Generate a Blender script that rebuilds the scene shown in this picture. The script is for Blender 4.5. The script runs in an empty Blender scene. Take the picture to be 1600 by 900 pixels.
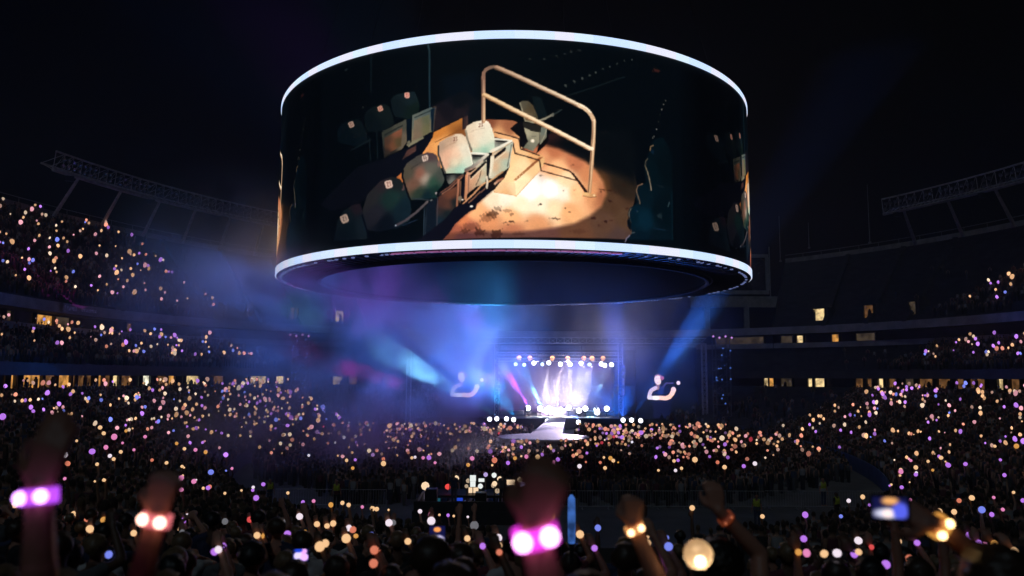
import bpy, bmesh, math, random
import numpy as np
from mathutils import Vector, Matrix, noise

random.seed(11)
RNG = np.random.default_rng(7)
C = bpy.context.scene.collection
scene = bpy.context.scene
rad = math.radians

# ------------------------------------------------------------------ camera, sky, added fill sun, exposure
EYE = Vector((0, 0, 8.0))
PITCH, ROLL, YAW = 0.110276, 0.004041, -0.0018125
_r0 = Vector((math.cos(YAW), -math.sin(YAW), 0)); _fh = Vector((math.sin(YAW), math.cos(YAW), 0)); _z = Vector((0, 0, 1))
_fw = _fh*math.cos(PITCH)+_z*math.sin(PITCH); _u0 = -_fh*math.sin(PITCH)+_z*math.cos(PITCH)
_rt = _r0*math.cos(ROLL)+_u0*math.sin(ROLL); _up = _u0*math.cos(ROLL)-_r0*math.sin(ROLL)
cam_data = bpy.data.cameras.new('camera'); cam = bpy.data.objects.new('camera', cam_data); C.objects.link(cam)
cam.matrix_world = Matrix(((_rt.x, _up.x, -_fw.x, EYE.x), (_rt.y, _up.y, -_fw.y, EYE.y), (_rt.z, _up.z, -_fw.z, EYE.z), (0, 0, 0, 1)))
cam_data.sensor_width = 36; cam_data.lens = 36*1259.13/1600
cam_data.clip_start = .05; cam_data.clip_end = 1500
cam_data.dof.use_dof = True; cam_data.dof.focus_distance = 44; cam_data.dof.aperture_fstop = 1.6; cam_data.dof.aperture_blades = 9
scene.camera = cam

world = bpy.data.worlds.new('World'); scene.world = world; world.use_nodes = True
wn = world.node_tree.nodes; wl = world.node_tree.links
sky = wn.new('ShaderNodeTexSky'); sky.sky_type = 'NISHITA'; sky.sun_disc = False
sky.sun_elevation = rad(-9); sky.sun_rotation = rad(200)
bg = wn['Background']; bg.inputs['Strength'].default_value = SKY_STRENGTH = 0.003
wl.new(sky.outputs['Color'], bg.inputs['Color'])
fill_sun_data = bpy.data.lights.new('fill_sun', 'SUN'); fill_sun_data.energy = 0.105; fill_sun_data.angle = rad(.5); fill_sun_data.color = (.66, .86, 1)  # added fill: dim sun from behind the camera, brightens arms and trusses
fill_sun = bpy.data.objects.new('fill_sun', fill_sun_data); C.objects.link(fill_sun); fill_sun.rotation_euler = (rad(42), 0, rad(-18))
scene.view_settings.view_transform = 'Standard'; scene.view_settings.look = 'None'
scene.view_settings.exposure = 0; scene.view_settings.gamma = 1
cy = scene.cycles
cy.max_bounces = 5; cy.diffuse_bounces = 2; cy.glossy_bounces = 2; cy.transmission_bounces = 4; cy.volume_bounces = 1
cy.transparent_max_bounces = 6; cy.sample_clamp_indirect = 3; cy.volume_max_steps = 256; cy.volume_step_rate = 1
cy.use_denoising = True; cy.use_light_tree = True; cy.caustics_reflective = False; cy.caustics_refractive = False

# ------------------------------------------------------------------ helpers
def lin(c):
    return tuple(((v/255+.055)/1.055)**2.4 if v > 10.3 else v/255/12.92 for v in c)
def surf(name, base, rough=.7, var=.35, scale=3.0, metal=0, bump=.15, attr=None):
    """Principled material whose colour and relief wander with procedural noise."""
    m = bpy.data.materials.new(name); m.use_nodes = True
    n, l = m.node_tree.nodes, m.node_tree.links; b = n['Principled BSDF']
    tc = n.new('ShaderNodeTexCoord'); no = n.new('ShaderNodeTexNoise'); no.inputs['Scale'].default_value = scale; no.inputs['Detail'].default_value = 5
    l.new(tc.outputs['Object'], no.inputs['Vector'])
    mr = n.new('ShaderNodeMapRange'); mr.inputs[1].default_value = .3; mr.inputs[2].default_value = .7; mr.inputs[3].default_value = 1-var; mr.inputs[4].default_value = 1+var
    l.new(no.outputs['Fac'], mr.inputs[0])
    mx = n.new('ShaderNodeMix'); mx.data_type = 'RGBA'; mx.blend_type = 'MULTIPLY'; mx.inputs[0].default_value = 1
    mx.inputs[6].default_value = (*base, 1); l.new(mr.outputs[0], mx.inputs[7])
    if attr:
        a = n.new('ShaderNodeAttribute'); a.attribute_name = attr; l.new(a.outputs['Color'], mx.inputs[6])
    l.new(mx.outputs[2], b.inputs['Base Color'])
    b.inputs['Roughness'].default_value = rough; b.inputs['Metallic'].default_value = metal
    if bump:
        bp = n.new('ShaderNodeBump'); bp.inputs['Strength'].default_value = bump; bp.inputs['Distance'].default_value = .02
        l.new(no.outputs['Fac'], bp.inputs['Height']); l.new(bp.outputs['Normal'], b.inputs['Normal'])
    return m
def glow(name, col, strength, base=(.02, .02, .02), sampled=True, attr=None, noise_scale=0):
    """A lamp or screen surface: dark body that gives off light."""
    m = bpy.data.materials.new(name); m.use_nodes = True
    n, l = m.node_tree.nodes, m.node_tree.links; b = n['Principled BSDF']
    b.inputs['Base Color'].default_value = (*base, 1); b.inputs['Roughness'].default_value = .5
    b.inputs['Emission Color'].default_value = (*col, 1); b.inputs['Emission Strength'].default_value = strength
    if attr:
        a = n.new('ShaderNodeAttribute'); a.attribute_name = attr; l.new(a.outputs['Color'], b.inputs['Emission Color'])
    if noise_scale:
        tc = n.new('ShaderNodeTexCoord'); no = n.new('ShaderNodeTexNoise'); no.inputs['Scale'].default_value = noise_scale
        mr = n.new('ShaderNodeMapRange'); mr.inputs[1].default_value = .35; mr.inputs[2].default_value = .65; mr.inputs[3].default_value = strength*.35; mr.inputs[4].default_value = strength*1.5
        l.new(tc.outputs['Object'], no.inputs['Vector']); l.new(no.outputs['Fac'], mr.inputs[0]); l.new(mr.outputs[0], b.inputs['Emission Strength'])
    m.cycles.emission_sampling = 'AUTO' if sampled else 'NONE'
    return m

class MB:
    """Collects quads and tubes; build() links them as ONE mesh object."""
    def __init__(s): s.v = []; s.f = []
    def quad(s, a, b, c, d):
        k = len(s.v); s.v += [tuple(a), tuple(b), tuple(c), tuple(d)]; s.f.append((k, k+1, k+2, k+3))
    def box(s, c, d, rz=0, M=None):
        k = len(s.v); cs, sn = math.cos(rz), math.sin(rz)
        for z in (-.5, .5):
            for x, y in ((-.5, -.5), (.5, -.5), (.5, .5), (-.5, .5)):
                px, py = x*d[0], y*d[1]; p = Vector((px*cs-py*sn, px*sn+py*cs, z*d[2]))
                if M: p = M @ p
                s.v.append((c[0]+p.x, c[1]+p.y, c[2]+p.z))
        s.f += [tuple(k+i for i in q) for q in ((3, 2, 1, 0), (4, 5, 6, 7), (0, 1, 5, 4), (1, 2, 6, 5), (2, 3, 7, 6), (3, 0, 4, 7))]
    def tube(s, pts, r, n=6, r1=None, cap=True):
        pts = [Vector(p) for p in pts]; k0 = len(s.v); m = len(pts)
        for i, p in enumerate(pts):
            t = (pts[min(i+1, m-1)]-pts[max(i-1, 0)]).normalized()
            a = t.cross(Vector((0, 0, 1)) if abs(t.z) < .95 else Vector((1, 0, 0))).normalized(); b = t.cross(a)
            rr = r if r1 is None else r+(r1-r)*i/(m-1)
            for j in range(n):
                q = p+(a*math.cos(2*math.pi*j/n)+b*math.sin(2*math.pi*j/n))*rr; s.v.append(tuple(q))
        for i in range(m-1):
            for j in range(n):
                s.f.append((k0+i*n+j, k0+i*n+(j+1) % n, k0+(i+1)*n+(j+1) % n, k0+(i+1)*n+j))
        if cap: s.f += [tuple(k0+j for j in range(n)), tuple(k0+(m-1)*n+n-1-j for j in range(n))]
    def lathe(s, prof, n=16, c=(0, 0, 0)):
        k0 = len(s.v)
        for r, z in prof:
            for j in range(n): s.v.append((c[0]+r*math.cos(2*math.pi*j/n), c[1]+r*math.sin(2*math.pi*j/n), c[2]+z))
        for i in range(len(prof)-1):
            for j in range(n): s.f.append((k0+i*n+j, k0+i*n+(j+1) % n, k0+(i+1)*n+(j+1) % n, k0+(i+1)*n+j))
        s.f += [tuple(k0+n-1-j for j in range(n)), tuple(k0+(len(prof)-1)*n+j for j in range(n))]
    def strip(s, A, B):
        k = len(s.v); n = len(A); s.v += [tuple(p) for p in A]+[tuple(p) for p in B]
        s.f += [(k+i, k+i+1, k+n+i+1, k+n+i) for i in range(n-1)]
    def build(s, name, mat, parent=None, smooth=False, loc=None):
        me = bpy.data.meshes.new(name); me.from_pydata(s.v, [], s.f); me.update()
        if smooth: me.polygons.foreach_set('use_smooth', [True]*len(me.polygons))
        me.materials.append(mat); return link(name, me, parent, loc)
def link(name, me, parent=None, loc=None):
    o = bpy.data.objects.new(name, me); C.objects.link(o)
    if parent: o.parent = parent
    if loc is not None: o.location = loc
    return o
def tag(o, label=None, cat=None, group=None, kind=None):
    if label: o['label'] = label
    if cat: o['category'] = cat
    if group: o['group'] = group
    if kind: o['kind'] = kind
    return o
def thing(name, label, cat, loc=(0, 0, 0), group=None, rz=0):
    o = bpy.data.objects.new(name, None); C.objects.link(o); o.location = loc; o.rotation_euler = (0, 0, rz); o.empty_display_size = .2
    return tag(o, label, cat, group)
def dup(root, loc, rz=0, scale=1, label=None, group=None):
    r = root.copy(); C.objects.link(r); r.location = loc; r.rotation_euler = (0, 0, rz); r.scale = (scale,)*3
    if label: r['label'] = label
    if group: r['group'] = group
    for ch in list(root.children):
        c = ch.copy(); C.objects.link(c); c.parent = r
        for g in list(ch.children):
            d = g.copy(); C.objects.link(d); d.parent = c
    return r
def big_mesh(name, V, F, mat, col=None, parent=None, smooth=False):
    """Fast mesh from arrays; F is an (n,3) or (n,4) face array, col per vertex (linear)."""
    me = bpy.data.meshes.new(name); k = F.shape[1]
    me.vertices.add(len(V)); me.vertices.foreach_set('co', np.asarray(V, np.float32).ravel())
    me.loops.add(F.size); me.loops.foreach_set('vertex_index', np.asarray(F, np.int32).ravel())
    me.polygons.add(len(F)); me.polygons.foreach_set('loop_start', np.arange(0, F.size, k, dtype=np.int32))
    me.update(calc_edges=True)
    if smooth: me.polygons.foreach_set('use_smooth', np.ones(len(F), bool))
    if col is not None:
        a = me.color_attributes.new('Col', 'FLOAT_COLOR', 'POINT'); c4 = np.ones((len(V), 4), np.float32); c4[:, :3] = col
        a.data.foreach_set('color', c4.ravel())
    me.materials.append(mat); return link(name, me, parent)

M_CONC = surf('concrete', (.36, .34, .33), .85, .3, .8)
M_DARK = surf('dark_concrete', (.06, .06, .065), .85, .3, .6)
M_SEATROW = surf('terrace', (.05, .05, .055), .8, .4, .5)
M_RAIL = surf('galvanised_steel', (.42, .42, .43), .55, .2, 4, .3)
M_BLACK = surf('black_metal', (.02, .02, .022), .5, .3, 5)
M_FIELD = surf('field_cover', (.17, .168, .17), .8, .3, .35)
M_TARP = surf('blue_tarpaulin', (.03, .10, .24), .5, .3, .8)
M_FASCIA = surf('fascia_panel', (.34, .33, .35), .6, .25, .6)
M_STEEL = surf('painted_steel', (.62, .60, .62), .6, .25, 1.5)
M_TOWER = surf('dark_scaffold', (.13, .13, .14), .6, .2, 2)
M_STAGE = surf('stage_deck', (.62, .60, .64), .35, .15, 1.2)

# ------------------------------------------------------------------ the setting: ground and stadium bowl
CX, CYC = 6.0, 95.0
g = MB(); N = 120
g.lathe([(.01, 0), (60, 0), (118, 0)], N, (0, 92, -.02)); g.f = g.f[:-2]
tag(g.build('ground', M_FIELD), kind='structure')

def ell(phi, a, yn, yf, z, cx=CX):
    c = math.cos(rad(phi)); return Vector((cx+a*math.sin(rad(phi)), CYC-c*(yn if c > 0 else yf), z))
def lower(phi, t):   # t 0 at the field wall, 1 at the concourse
    return ell(phi, 29+24*t, 62+36*t, 50+6*t, .3+6.3*t, 3+3*t)
def club(phi, t): return ell(phi, 52.5+12*t, 97+6*t, 55.5+7.5*t, 8.6+4.6*t)
def upper(phi, t): return ell(phi, 62+26*t, 100+16*t, 62+54*t, 16.7+17.7*t)

stadium = thing('stadium', 'dark stadium bowl with three tiers of terraces curving round the field', 'stadium', (CX, CYC, 0))
def to_local(mb):
    mb.v = [(x-CX, y-CYC, z) for x, y, z in mb.v]; return mb
def terrace(name, f, rows, p0, p1, step):
    mb = MB(); ph = np.arange(p0, p1+.01, step)
    for r in range(rows):
        t0, t1 = r/rows, (r+1)/rows
        A = [f(p, t0) for p in ph]; B = [f(p, t1) for p in ph]
        Bl = [Vector((b.x, b.y, a.z)) for a, b in zip(A, B)]
        mb.strip(A, Bl); mb.strip(Bl, B)
    return to_local(mb).build(name, M_SEATROW, stadium)
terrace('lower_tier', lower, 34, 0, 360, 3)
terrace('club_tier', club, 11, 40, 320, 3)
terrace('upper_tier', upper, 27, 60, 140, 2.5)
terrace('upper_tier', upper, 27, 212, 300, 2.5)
def ring_wall(name, mat, f0, f1, p0, p1, step=3, thick=0):
    mb = MB(); ph = np.arange(p0, p1+.01, step)
    A = [f0(p) for p in ph]; B = [f1(p) for p in ph]; mb.strip(A, B)
    if thick:
        out = [Vector((p.x-CX, p.y-CYC, 0)).normalized()*thick for p in A]
        A2 = [a+o for a, o in zip(A, out)]; B2 = [b+o for b, o in zip(B, out)]
        mb.strip(B, B2); mb.strip(B2, A2)
    return to_local(mb).build(name, mat, stadium)
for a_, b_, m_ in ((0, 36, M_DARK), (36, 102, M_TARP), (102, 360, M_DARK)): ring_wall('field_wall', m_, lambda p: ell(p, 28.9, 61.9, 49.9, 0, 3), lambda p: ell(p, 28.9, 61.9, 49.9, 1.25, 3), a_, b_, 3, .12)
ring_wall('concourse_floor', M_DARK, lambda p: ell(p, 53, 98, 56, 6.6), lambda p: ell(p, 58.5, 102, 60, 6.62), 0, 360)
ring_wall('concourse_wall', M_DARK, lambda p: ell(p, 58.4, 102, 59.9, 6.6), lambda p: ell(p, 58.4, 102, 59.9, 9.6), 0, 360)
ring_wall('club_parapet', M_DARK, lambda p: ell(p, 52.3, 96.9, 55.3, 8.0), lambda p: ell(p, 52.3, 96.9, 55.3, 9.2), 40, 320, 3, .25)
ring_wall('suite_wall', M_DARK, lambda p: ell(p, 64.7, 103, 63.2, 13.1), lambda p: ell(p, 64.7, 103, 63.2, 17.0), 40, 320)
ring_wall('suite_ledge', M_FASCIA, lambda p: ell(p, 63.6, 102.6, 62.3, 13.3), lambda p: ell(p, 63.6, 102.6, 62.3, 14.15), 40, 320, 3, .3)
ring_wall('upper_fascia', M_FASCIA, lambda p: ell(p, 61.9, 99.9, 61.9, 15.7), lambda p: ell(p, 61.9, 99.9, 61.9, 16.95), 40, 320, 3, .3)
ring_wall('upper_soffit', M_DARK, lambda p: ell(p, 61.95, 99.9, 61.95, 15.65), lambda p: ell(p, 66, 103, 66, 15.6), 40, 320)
for p0, p1 in ((60, 140), (212, 300)):
    ring_wall('rim_wall', M_CONC, lambda p: ell(p, 88.1, 116.1, 116.1, 34.3), lambda p: ell(p, 88.1, 116.1, 116.1, 35.4), p0, p1, 2.5, .4)
    mb = MB(); mb.tube([ell(p, 88.1, 116.1, 116.1, 36.2) for p in np.arange(p0, p1+.1, 2.5)], .07, 5)
    for p in np.arange(p0, p1, 2.5): mb.tube([ell(p, 88.1, 116.1, 116.1, 35.3), ell(p, 88.1, 116.1, 116.1, 36.2)], .05, 4)
    to_local(mb).build('rim_rail', M_RAIL, stadium)
for pe in (140, 212):      # end walls that close the upper deck
    mb = MB(); T = np.linspace(0, 1, 12)
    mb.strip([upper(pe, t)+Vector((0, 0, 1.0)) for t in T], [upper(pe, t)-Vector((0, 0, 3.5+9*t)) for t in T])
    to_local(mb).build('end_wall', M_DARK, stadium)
for p in (63, 118, 124, 131, 223, 230, 238, 246, 255, 264):        # stair aisles up the upper tier
    mb = MB()
    for i in range(54):
        a, b = upper(p, i/54), upper(p+.75, (i+1)/54); lo = upper(p, (i+1)/54)
        c = (a+b)/2; mb.box((c.x, c.y, c.z+.12), (1.0, (upper(p, .02)-upper(p, 0)).length*.9, .3), math.atan2(a.y-CYC, a.x-CX))
    to_local(mb).build('aisle_stair', M_DARK, stadium)

# lit doorways of the concourse, the suites and the upper deck
LIT = {k: glow('lit_doorway_'+k, c, s, (.1, .08, .05), False, None, 1.2) for k, c, s in
       (('amber', (1, .45, .10), .62), ('pale', (1, .72, .34), .85), ('white', (1, .95, .72), 1.5), ('dim', (.8, .36, .12), .16), ('faint', (.7, .5, .3), .06))}
DOORS = [('con',276.3,276.85,'amber'),('con',273.4,275.5,'amber'),('con',271.75,273.05,'dim'),('con',269.85,271.5,'amber'),('con',268.85,269.85,'dim'),('con',265.55,268.6,'dim'),('con',263.65,264.5,'amber'),('con',261.9,263.15,'dim'),('con',260.45,261.65,'pale'),('con',257.9,259.95,'dim'),('con',254.35,255.8,'white'),('con',251.25,253.05,'dim'),('con',249.7,251.0,'amber'),('con',245.05,247.55,'pale'),('con',240.45,242.95,'dim'),('con',232.5,235.45,'pale'),('con',229.2,230.7,'pale'),('con',218.2,220.0,'pale'),('con',215.45,217.0,'dim'),('con',209.2,210.4,'dim'),('con',139.05,139.75,'pale'),('con',138.05,138.85,'amber'),('con',134.85,136.85,'faint'),('con',131.3,132.05,'pale'),('con',129.2,130.85,'pale'),('con',122.6,123.9,'dim'),('con',121.1,121.95,'dim'),('con',119.15,120.0,'pale'),('con',117.05,118.3,'dim'),('con',114.05,115.55,'faint'),('con',110.9,113.2,'dim'),('con',107.95,110.05,'dim'),('con',105.7,106.95,'dim'),('con',102.25,104.85,'dim'),('con',99.2,100.15,'pale'),('con',96.5,98.1,'dim'),('sui',270.95,271.65,'faint'),('sui',264.4,267.35,'amber'),('sui',261.45,264.05,'faint'),('sui',251.05,251.9,'dim'),('sui',207.8,211.7,'faint'),('sui',197.8,205.8,'faint'),('sui',142.65,150.55,'faint'),('sui',138.0,139.85,'faint'),('sui',136.25,137.25,'pale'),('sui',130.55,131.65,'amber'),('sui',124.85,127.85,'faint'),('upp',231.65,232.5,'dim'),('upp',223.65,225.0,'dim'),('upp',215.7,217.15,'pale'),('upp',131.7,133.55,'pale'),('upp',124.0,125.5,'dim'),('upp',117.5,118.65,'faint')]
CURVES = {'con': (lambda p: ell(p, 58.1, 101.8, 59.6, 6.65), 1.35), 'sui': (lambda p: ell(p, 64.4, 102.8, 62.9, 14.2), 1.2), 'upp': (lambda p: ell(p, 62+26*.1, 103, 62+54*.1, 18.0), 2.1)}
def doorway(where, p0, p1, kind):
    """A lit opening that follows the curved wall, with jambs, a lintel and people standing in wide ones."""
    f, h = CURVES[where]; n = max(2, int((p1-p0)/.6)+2); ph = np.linspace(p0, p1, n)
    A = [f(p) for p in ph]; up = Vector((0, 0, h)); mb = MB(); mb.strip(A, [a+up for a in A])
    o = to_local(mb).build('lit_doorway', LIT[kind], stadium); mb = MB()
    W = (A[-1]-A[0]).length; side = (A[-1]-A[0]).normalized(); ang = math.atan2(side.y, side.x); inn = Vector((CX-A[0].x, CYC-A[0].y, 0)).normalized()
    for q, u in ((A[0], -.1), (A[-1], .1)):
        c = q+side*u+inn*.1; mb.box((c.x, c.y, c.z+h/2), (.2, .5, h+.2), ang)
    c = (A[0]+A[-1])/2+inn*.12; mb.box((c.x, c.y, c.z+h+.09), (W+.4, .5, .18), ang)
    to_local(mb).build('frame', M_BLACK, o)
    if where != 'sui':
        k = int(W/1.7)+(where == 'upp'); mb = MB()
        for i in range(k):
            c = A[0]+(A[-1]-A[0])*random.random()+inn*.5; hh = random.uniform(.5, 1.05)*h
            mb.box((c.x, c.y, c.z+hh*.45), (.42, .25, hh*.9), ang); mb.box((c.x, c.y, c.z+hh), (.2, .2, .22), ang)
        if k: tag(to_local(mb).build('passers_by', M_BLACK, o), kind='stuff')
    if where == 'upp':                        # concrete cheeks of the stair mouth
        mb = MB()
        for q, u in ((A[0], -.35), (A[-1], .35)):
            c = q+side*u; mb.box((c.x-inn.x*1.2, c.y-inn.y*1.2, c.z+.6), (.3, 2.8, h+1.4), ang)
        to_local(mb).build('stair_cheek', M_DARK, o)
for d in DOORS: doorway(*d)
m = MB(); m.v = [(37.19, 141, 3.79), (41.09, 141, 4.57), (41.08, 141, 4.13), (37.25, 141, 1.7)]; m.f = [(0, 1, 2, 3)]
st = to_local(m).build('lit_stair_wall', glow('stair_wall_glow', (1, .72, .3), .5, (.3, .25, .15), False, None, 1.5), stadium)  # lit look of the wall made by emission on the panel
m = MB(); m.box((39.2, 140.8, 4.5), (4.6, .3, .2), 0, None); m.box((37.0, 140.8, 2.6), (.25, .4, 2.4)); m.box((38.2, 140.75, 3.0), (.12, .2, 1.8)); to_local(m).build('frame', M_BLACK, st)

# board with advertising strips hung on the left fascia: flat pale panels, no legible text in the photograph
bn = thing('fascia_banner', 'pale printed banner hung on the upper fascia at the far left', 'banner', (0, 0, 0))
mb = MB(); P = np.linspace(259.8, 266.6, 10)
mb.strip([ell(p, 61.5, 99.9, 61.5, 15.75) for p in P], [ell(p, 61.5, 99.9, 61.5, 16.85) for p in P]); mb.build('sheet', surf('banner_cloth', (.30, .31, .36), .7, .2, 1), bn)
mb = MB()
for a, b, z0, z1 in ((260.4, 263.2, 16.1, 16.5), (264.0, 265.8, 16.05, 16.55), (266.0, 266.3, 15.95, 16.65)):
    P = np.linspace(a, b, 5); mb.strip([ell(p, 61.47, 99.9, 61.47, z0) for p in P], [ell(p, 61.47, 99.9, 61.47, z1) for p in P])
mb.build('printed_strip', surf('banner_print', (.62, .62, .7), .7, .5, 3), bn)

# floodlight trusses cantilevered over the rim
def truss(p0, p1, struts, label):
    q = lambda p, z, o=0: ell(p, 81+o, 105+o, 105+o, z)
    mid = q((p0+p1)/2, 40); T = thing('floodlight_truss', label, 'truss', mid)
    L = lambda mb: (setattr(mb, 'v', [(x-mid.x, y-mid.y, z-mid.z) for x, y, z in mb.v]), mb)[1]
    ph = np.linspace(p0, p1, 40)
    for nm, z, o, r in (('bottom_chord', 40, 0, .30), ('top_chord', 42.9, -.4, .16), ('rear_chord', 41.2, 2.4, .16)):
        mb = MB(); mb.tube([q(p, z, o) for p in ph], r, 6); L(mb).build(nm, M_STEEL, T)
    mb = MB()
    for i in range(39):
        a, b = ph[i], ph[i+1]
        mb.tube([q(a, 40), q(a, 42.9, -.4)], .07, 4); mb.tube([q(a, 40), q(b, 42.9, -.4)], .045, 4); mb.tube([q(a, 40), q(a, 41.2, 2.4)], .06, 4); mb.tube([q(b, 42.9, -.4), q(a, 41.2, 2.4)], .05, 4)
    L(mb).build('lattice', M_STEEL, T)
    for p in struts:
        mb = MB(); mb.tube([ell(p+math.copysign(.6, 180-p), 88, 116, 116, 34.6), q(p, 40)], .36, 6, .26); L(mb).build('strut', M_STEEL, T)
    hm = None; k = 0
    M_LENS = surf('lamp_glass', (.30, .32, .36), .12, .3, 4, .6)
    for i, p in enumerate(np.linspace(p0, p1, 66)):
        if (i*7) % 11 < 2: continue
        for j in (0, 1):
            c = q(p, 40.9+j*1.05, -.5)-mid; a = math.atan2(-c.y-mid.y+CYC, -c.x-mid.x+CX)
            if hm is None:
                mb = MB(); mb.lathe([(.12, 0), (.3, .2), (.36, .5), (.33, .5), (.05, .42)], 8); hm = mb.build('floodlight', M_LENS, T); o = hm
            else: o = hm.copy(); C.objects.link(o)
            o.location = c; o.rotation_euler = (rad(115), 0, a+rad(90)); k += 1
    for p in np.linspace(p0, p1, 5)[:-1]:
        c = q(p+(p1-p0)*.045, 39.3, -.2); mb = MB(); mb.box(c, (1.3, .8, .8), .4); L(mb).build('speaker_box', M_BLACK, T)
    return T
truss(254.5, 214, (251.5, 246.3, 241.3, 236.4, 231.4, 226.5, 221.5, 216.8), 'long floodlight truss on slanted struts over the left upper terrace')
truss(125, 84, (122.4, 117.0, 111.6, 106.2, 100.8, 95.4, 90), 'long floodlight truss on slanted struts over the right upper terrace')
for i, (x, y, h) in enumerate(((-77, 112, 9), (62.3, 168, 5.5), (72, 161, 12), (57.5, 172, 10))):
    mb = MB(); mb.tube([(0, 0, 0), (0, 0, h)], .09, 5, .04)
    mb.box((0, 0, .1), (.4, .4, .3))
    tag(mb.build('flag_pole', M_RAIL, None, False, (x, y, 35.3 if i != 3 else 33)), ('thin bare pole standing on the left stadium rim at the edge of view', 'short bare pole on the rim right of the ring screen', 'tall thin pole on the rim beside the tip of the right truss', 'thin pole standing between the scoreboard and the right terrace')[i], 'pole', 'poles on the stadium rim')

# scoreboard beyond the open corner, half hidden by the ring
sb = thing('scoreboard', 'dark scoreboard with a grey frame behind the right edge of the ring', 'scoreboard', (53, 195, 0))
mb = MB(); mb.box((0, 0, 33.2), (16.6, .5, 8)); mb.build('display', surf('switched_off_screen', (.012, .014, .02), .25, .2, 2), sb)
mb = MB()
for x, z, w, h in ((0, 37.6, 18, .8), (0, 28.7, 18, .9), (8.7, 33.2, .8, 8), (-8.7, 33.2, .8, 8)): mb.box((x, -.3, z), (w, .8, h))
mb.build('frame', M_FASCIA, sb)
mb = MB(); mb.box((4, 0, 26.4), (28, 1.4, 2.6)); mb.build('beam', M_CONC, sb)
for x in (-6, 3.5, 12):
    mb = MB(); mb.box((x, 0, 12.55), (1.1, 1.1, 25.1)); mb.build('column', M_CONC, sb)
mb = MB(); mb.tube([(9.5, 0, 27.7), (9.5, 0, 40)], .14, 5); mb.build('mast', M_RAIL, sb)

# ------------------------------------------------------------------ the hanging ring screen
RD, RR = 60.0, 17.1088
ZB0, ZB1, ZT0, ZT1 = EYE.z+6.872, EYE.z+7.370, EYE.z+18.6716, EYE.z+19.198
ring = thing('ring_screen', 'huge cylindrical screen with glowing white rims hanging over the field', 'screen', (0, RD, ZB0))
def rp(th, r, z): return (r*math.sin(th), -r*math.cos(th), z-ZB0)
def paint_screen(ops, u0, u1, v0, v1, step, background):
    """Rasterise the picture shown on the LED wall (metres along, metres up) to a linear-light array."""
    nx, ny = int(round((u1-u0)/step)), int(round((v1-v0)/step))
    img = np.zeros((ny, nx, 3)) + np.array(background, float)
    U = u0+(np.arange(nx)+.5)*step; V = v0+(np.arange(ny)+.5)*step
    def window(pts, pad):
        p = np.array(pts)
        i0 = max(0, int((p[:,0].min()-pad-u0)/step)); i1 = min(nx, int((p[:,0].max()+pad-u0)/step)+2)
        j0 = max(0, int((p[:,1].min()-pad-v0)/step)); j1 = min(ny, int((p[:,1].max()+pad-v0)/step)+2)
        if i1 <= i0 or j1 <= j0: return None
        X, Y = np.meshgrid(U[i0:i1], V[j0:j1])
        return slice(j0, j1), slice(i0, i1), X, Y
    def seg(X, Y, a, b):
        dx, dy = b[0]-a[0], b[1]-a[1]; L = dx*dx+dy*dy+1e-12
        t = np.clip(((X-a[0])*dx+(Y-a[1])*dy)/L, 0, 1)
        return np.hypot(X-a[0]-t*dx, Y-a[1]-t*dy), t
    def blend(j, i, m, col):
        img[j, i] = img[j, i]*(1-m[..., None])+col*m[..., None]
    for o in ops:
        if o[0] == 'P':
            _, pts, cols, soft = o
            w = window(pts, soft*2+step)
            if w is None: continue
            j, i, X, Y = w
            d = np.full(X.shape, 1e9); ins = np.zeros(X.shape, bool)
            for a, b in zip(pts, pts[1:]+pts[:1]):
                d = np.minimum(d, seg(X, Y, a, b)[0])
                if a[1] != b[1]:
                    ins ^= ((a[1] > Y) != (b[1] > Y)) & (X < (b[0]-a[0])*(Y-a[1])/(b[1]-a[1])+a[0])
            m = np.clip(np.where(ins, d, -d)/max(soft, step)+.5, 0, 1); m = m*m*(3-2*m)
            if len(cols) == 1: col = np.array(cols[0][2:], float)
            else:
                num = 0; den = 0
                for c in cols:
                    k = 1/((X-c[0])**2+(Y-c[1])**2+.10)**2.6
                    num = num+k[..., None]*np.array(c[2:], float); den = den+k
                col = num/den[..., None]
            blend(j, i, m, col)
        elif o[0] == 'S':
            _, pts, wa, wb, ca, cb = o
            w = window(pts, max(wa, wb)+step)
            if w is None: continue
            j, i, X, Y = w
            best = np.full(X.shape, -1e9); tt = np.zeros(X.shape)
            n = len(pts)-1
            for k in range(n):
                d, t = seg(X, Y, pts[k], pts[k+1]); t = (k+t)/n
                s = (wa+(wb-wa)*t)/2-d
                b = s > best; best = np.where(b, s, best); tt = np.where(b, t, tt)
            m = np.clip(best/step*.8+.5, 0, 1)
            blend(j, i, m, np.array(ca, float)*(1-tt[..., None])+np.array(cb, float)*tt[..., None])
        else:
            _, c, (rx, ry), col, soft, al = o
            w = window([(c[0]-rx-soft, c[1]-ry-soft), (c[0]+rx+soft, c[1]+ry+soft)], step)
            if w is None: continue
            j, i, X, Y = w
            q = np.hypot((X-c[0])/rx, (Y-c[1])/ry)
            if al < 1: q = q*(1+.38*np.sin(X*9.1+2.3*np.sin(Y*7.3))*np.sin(Y*11.7+1.9*np.sin(X*6.1))+.2*np.sin(X*31+Y*17))
            m = np.clip((1-q)*min(rx, ry)/max(soft, step)+.5, 0, 1)
            blend(j, i, m*m*(3-2*m)*al, np.array(col, float))
    return img
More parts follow.
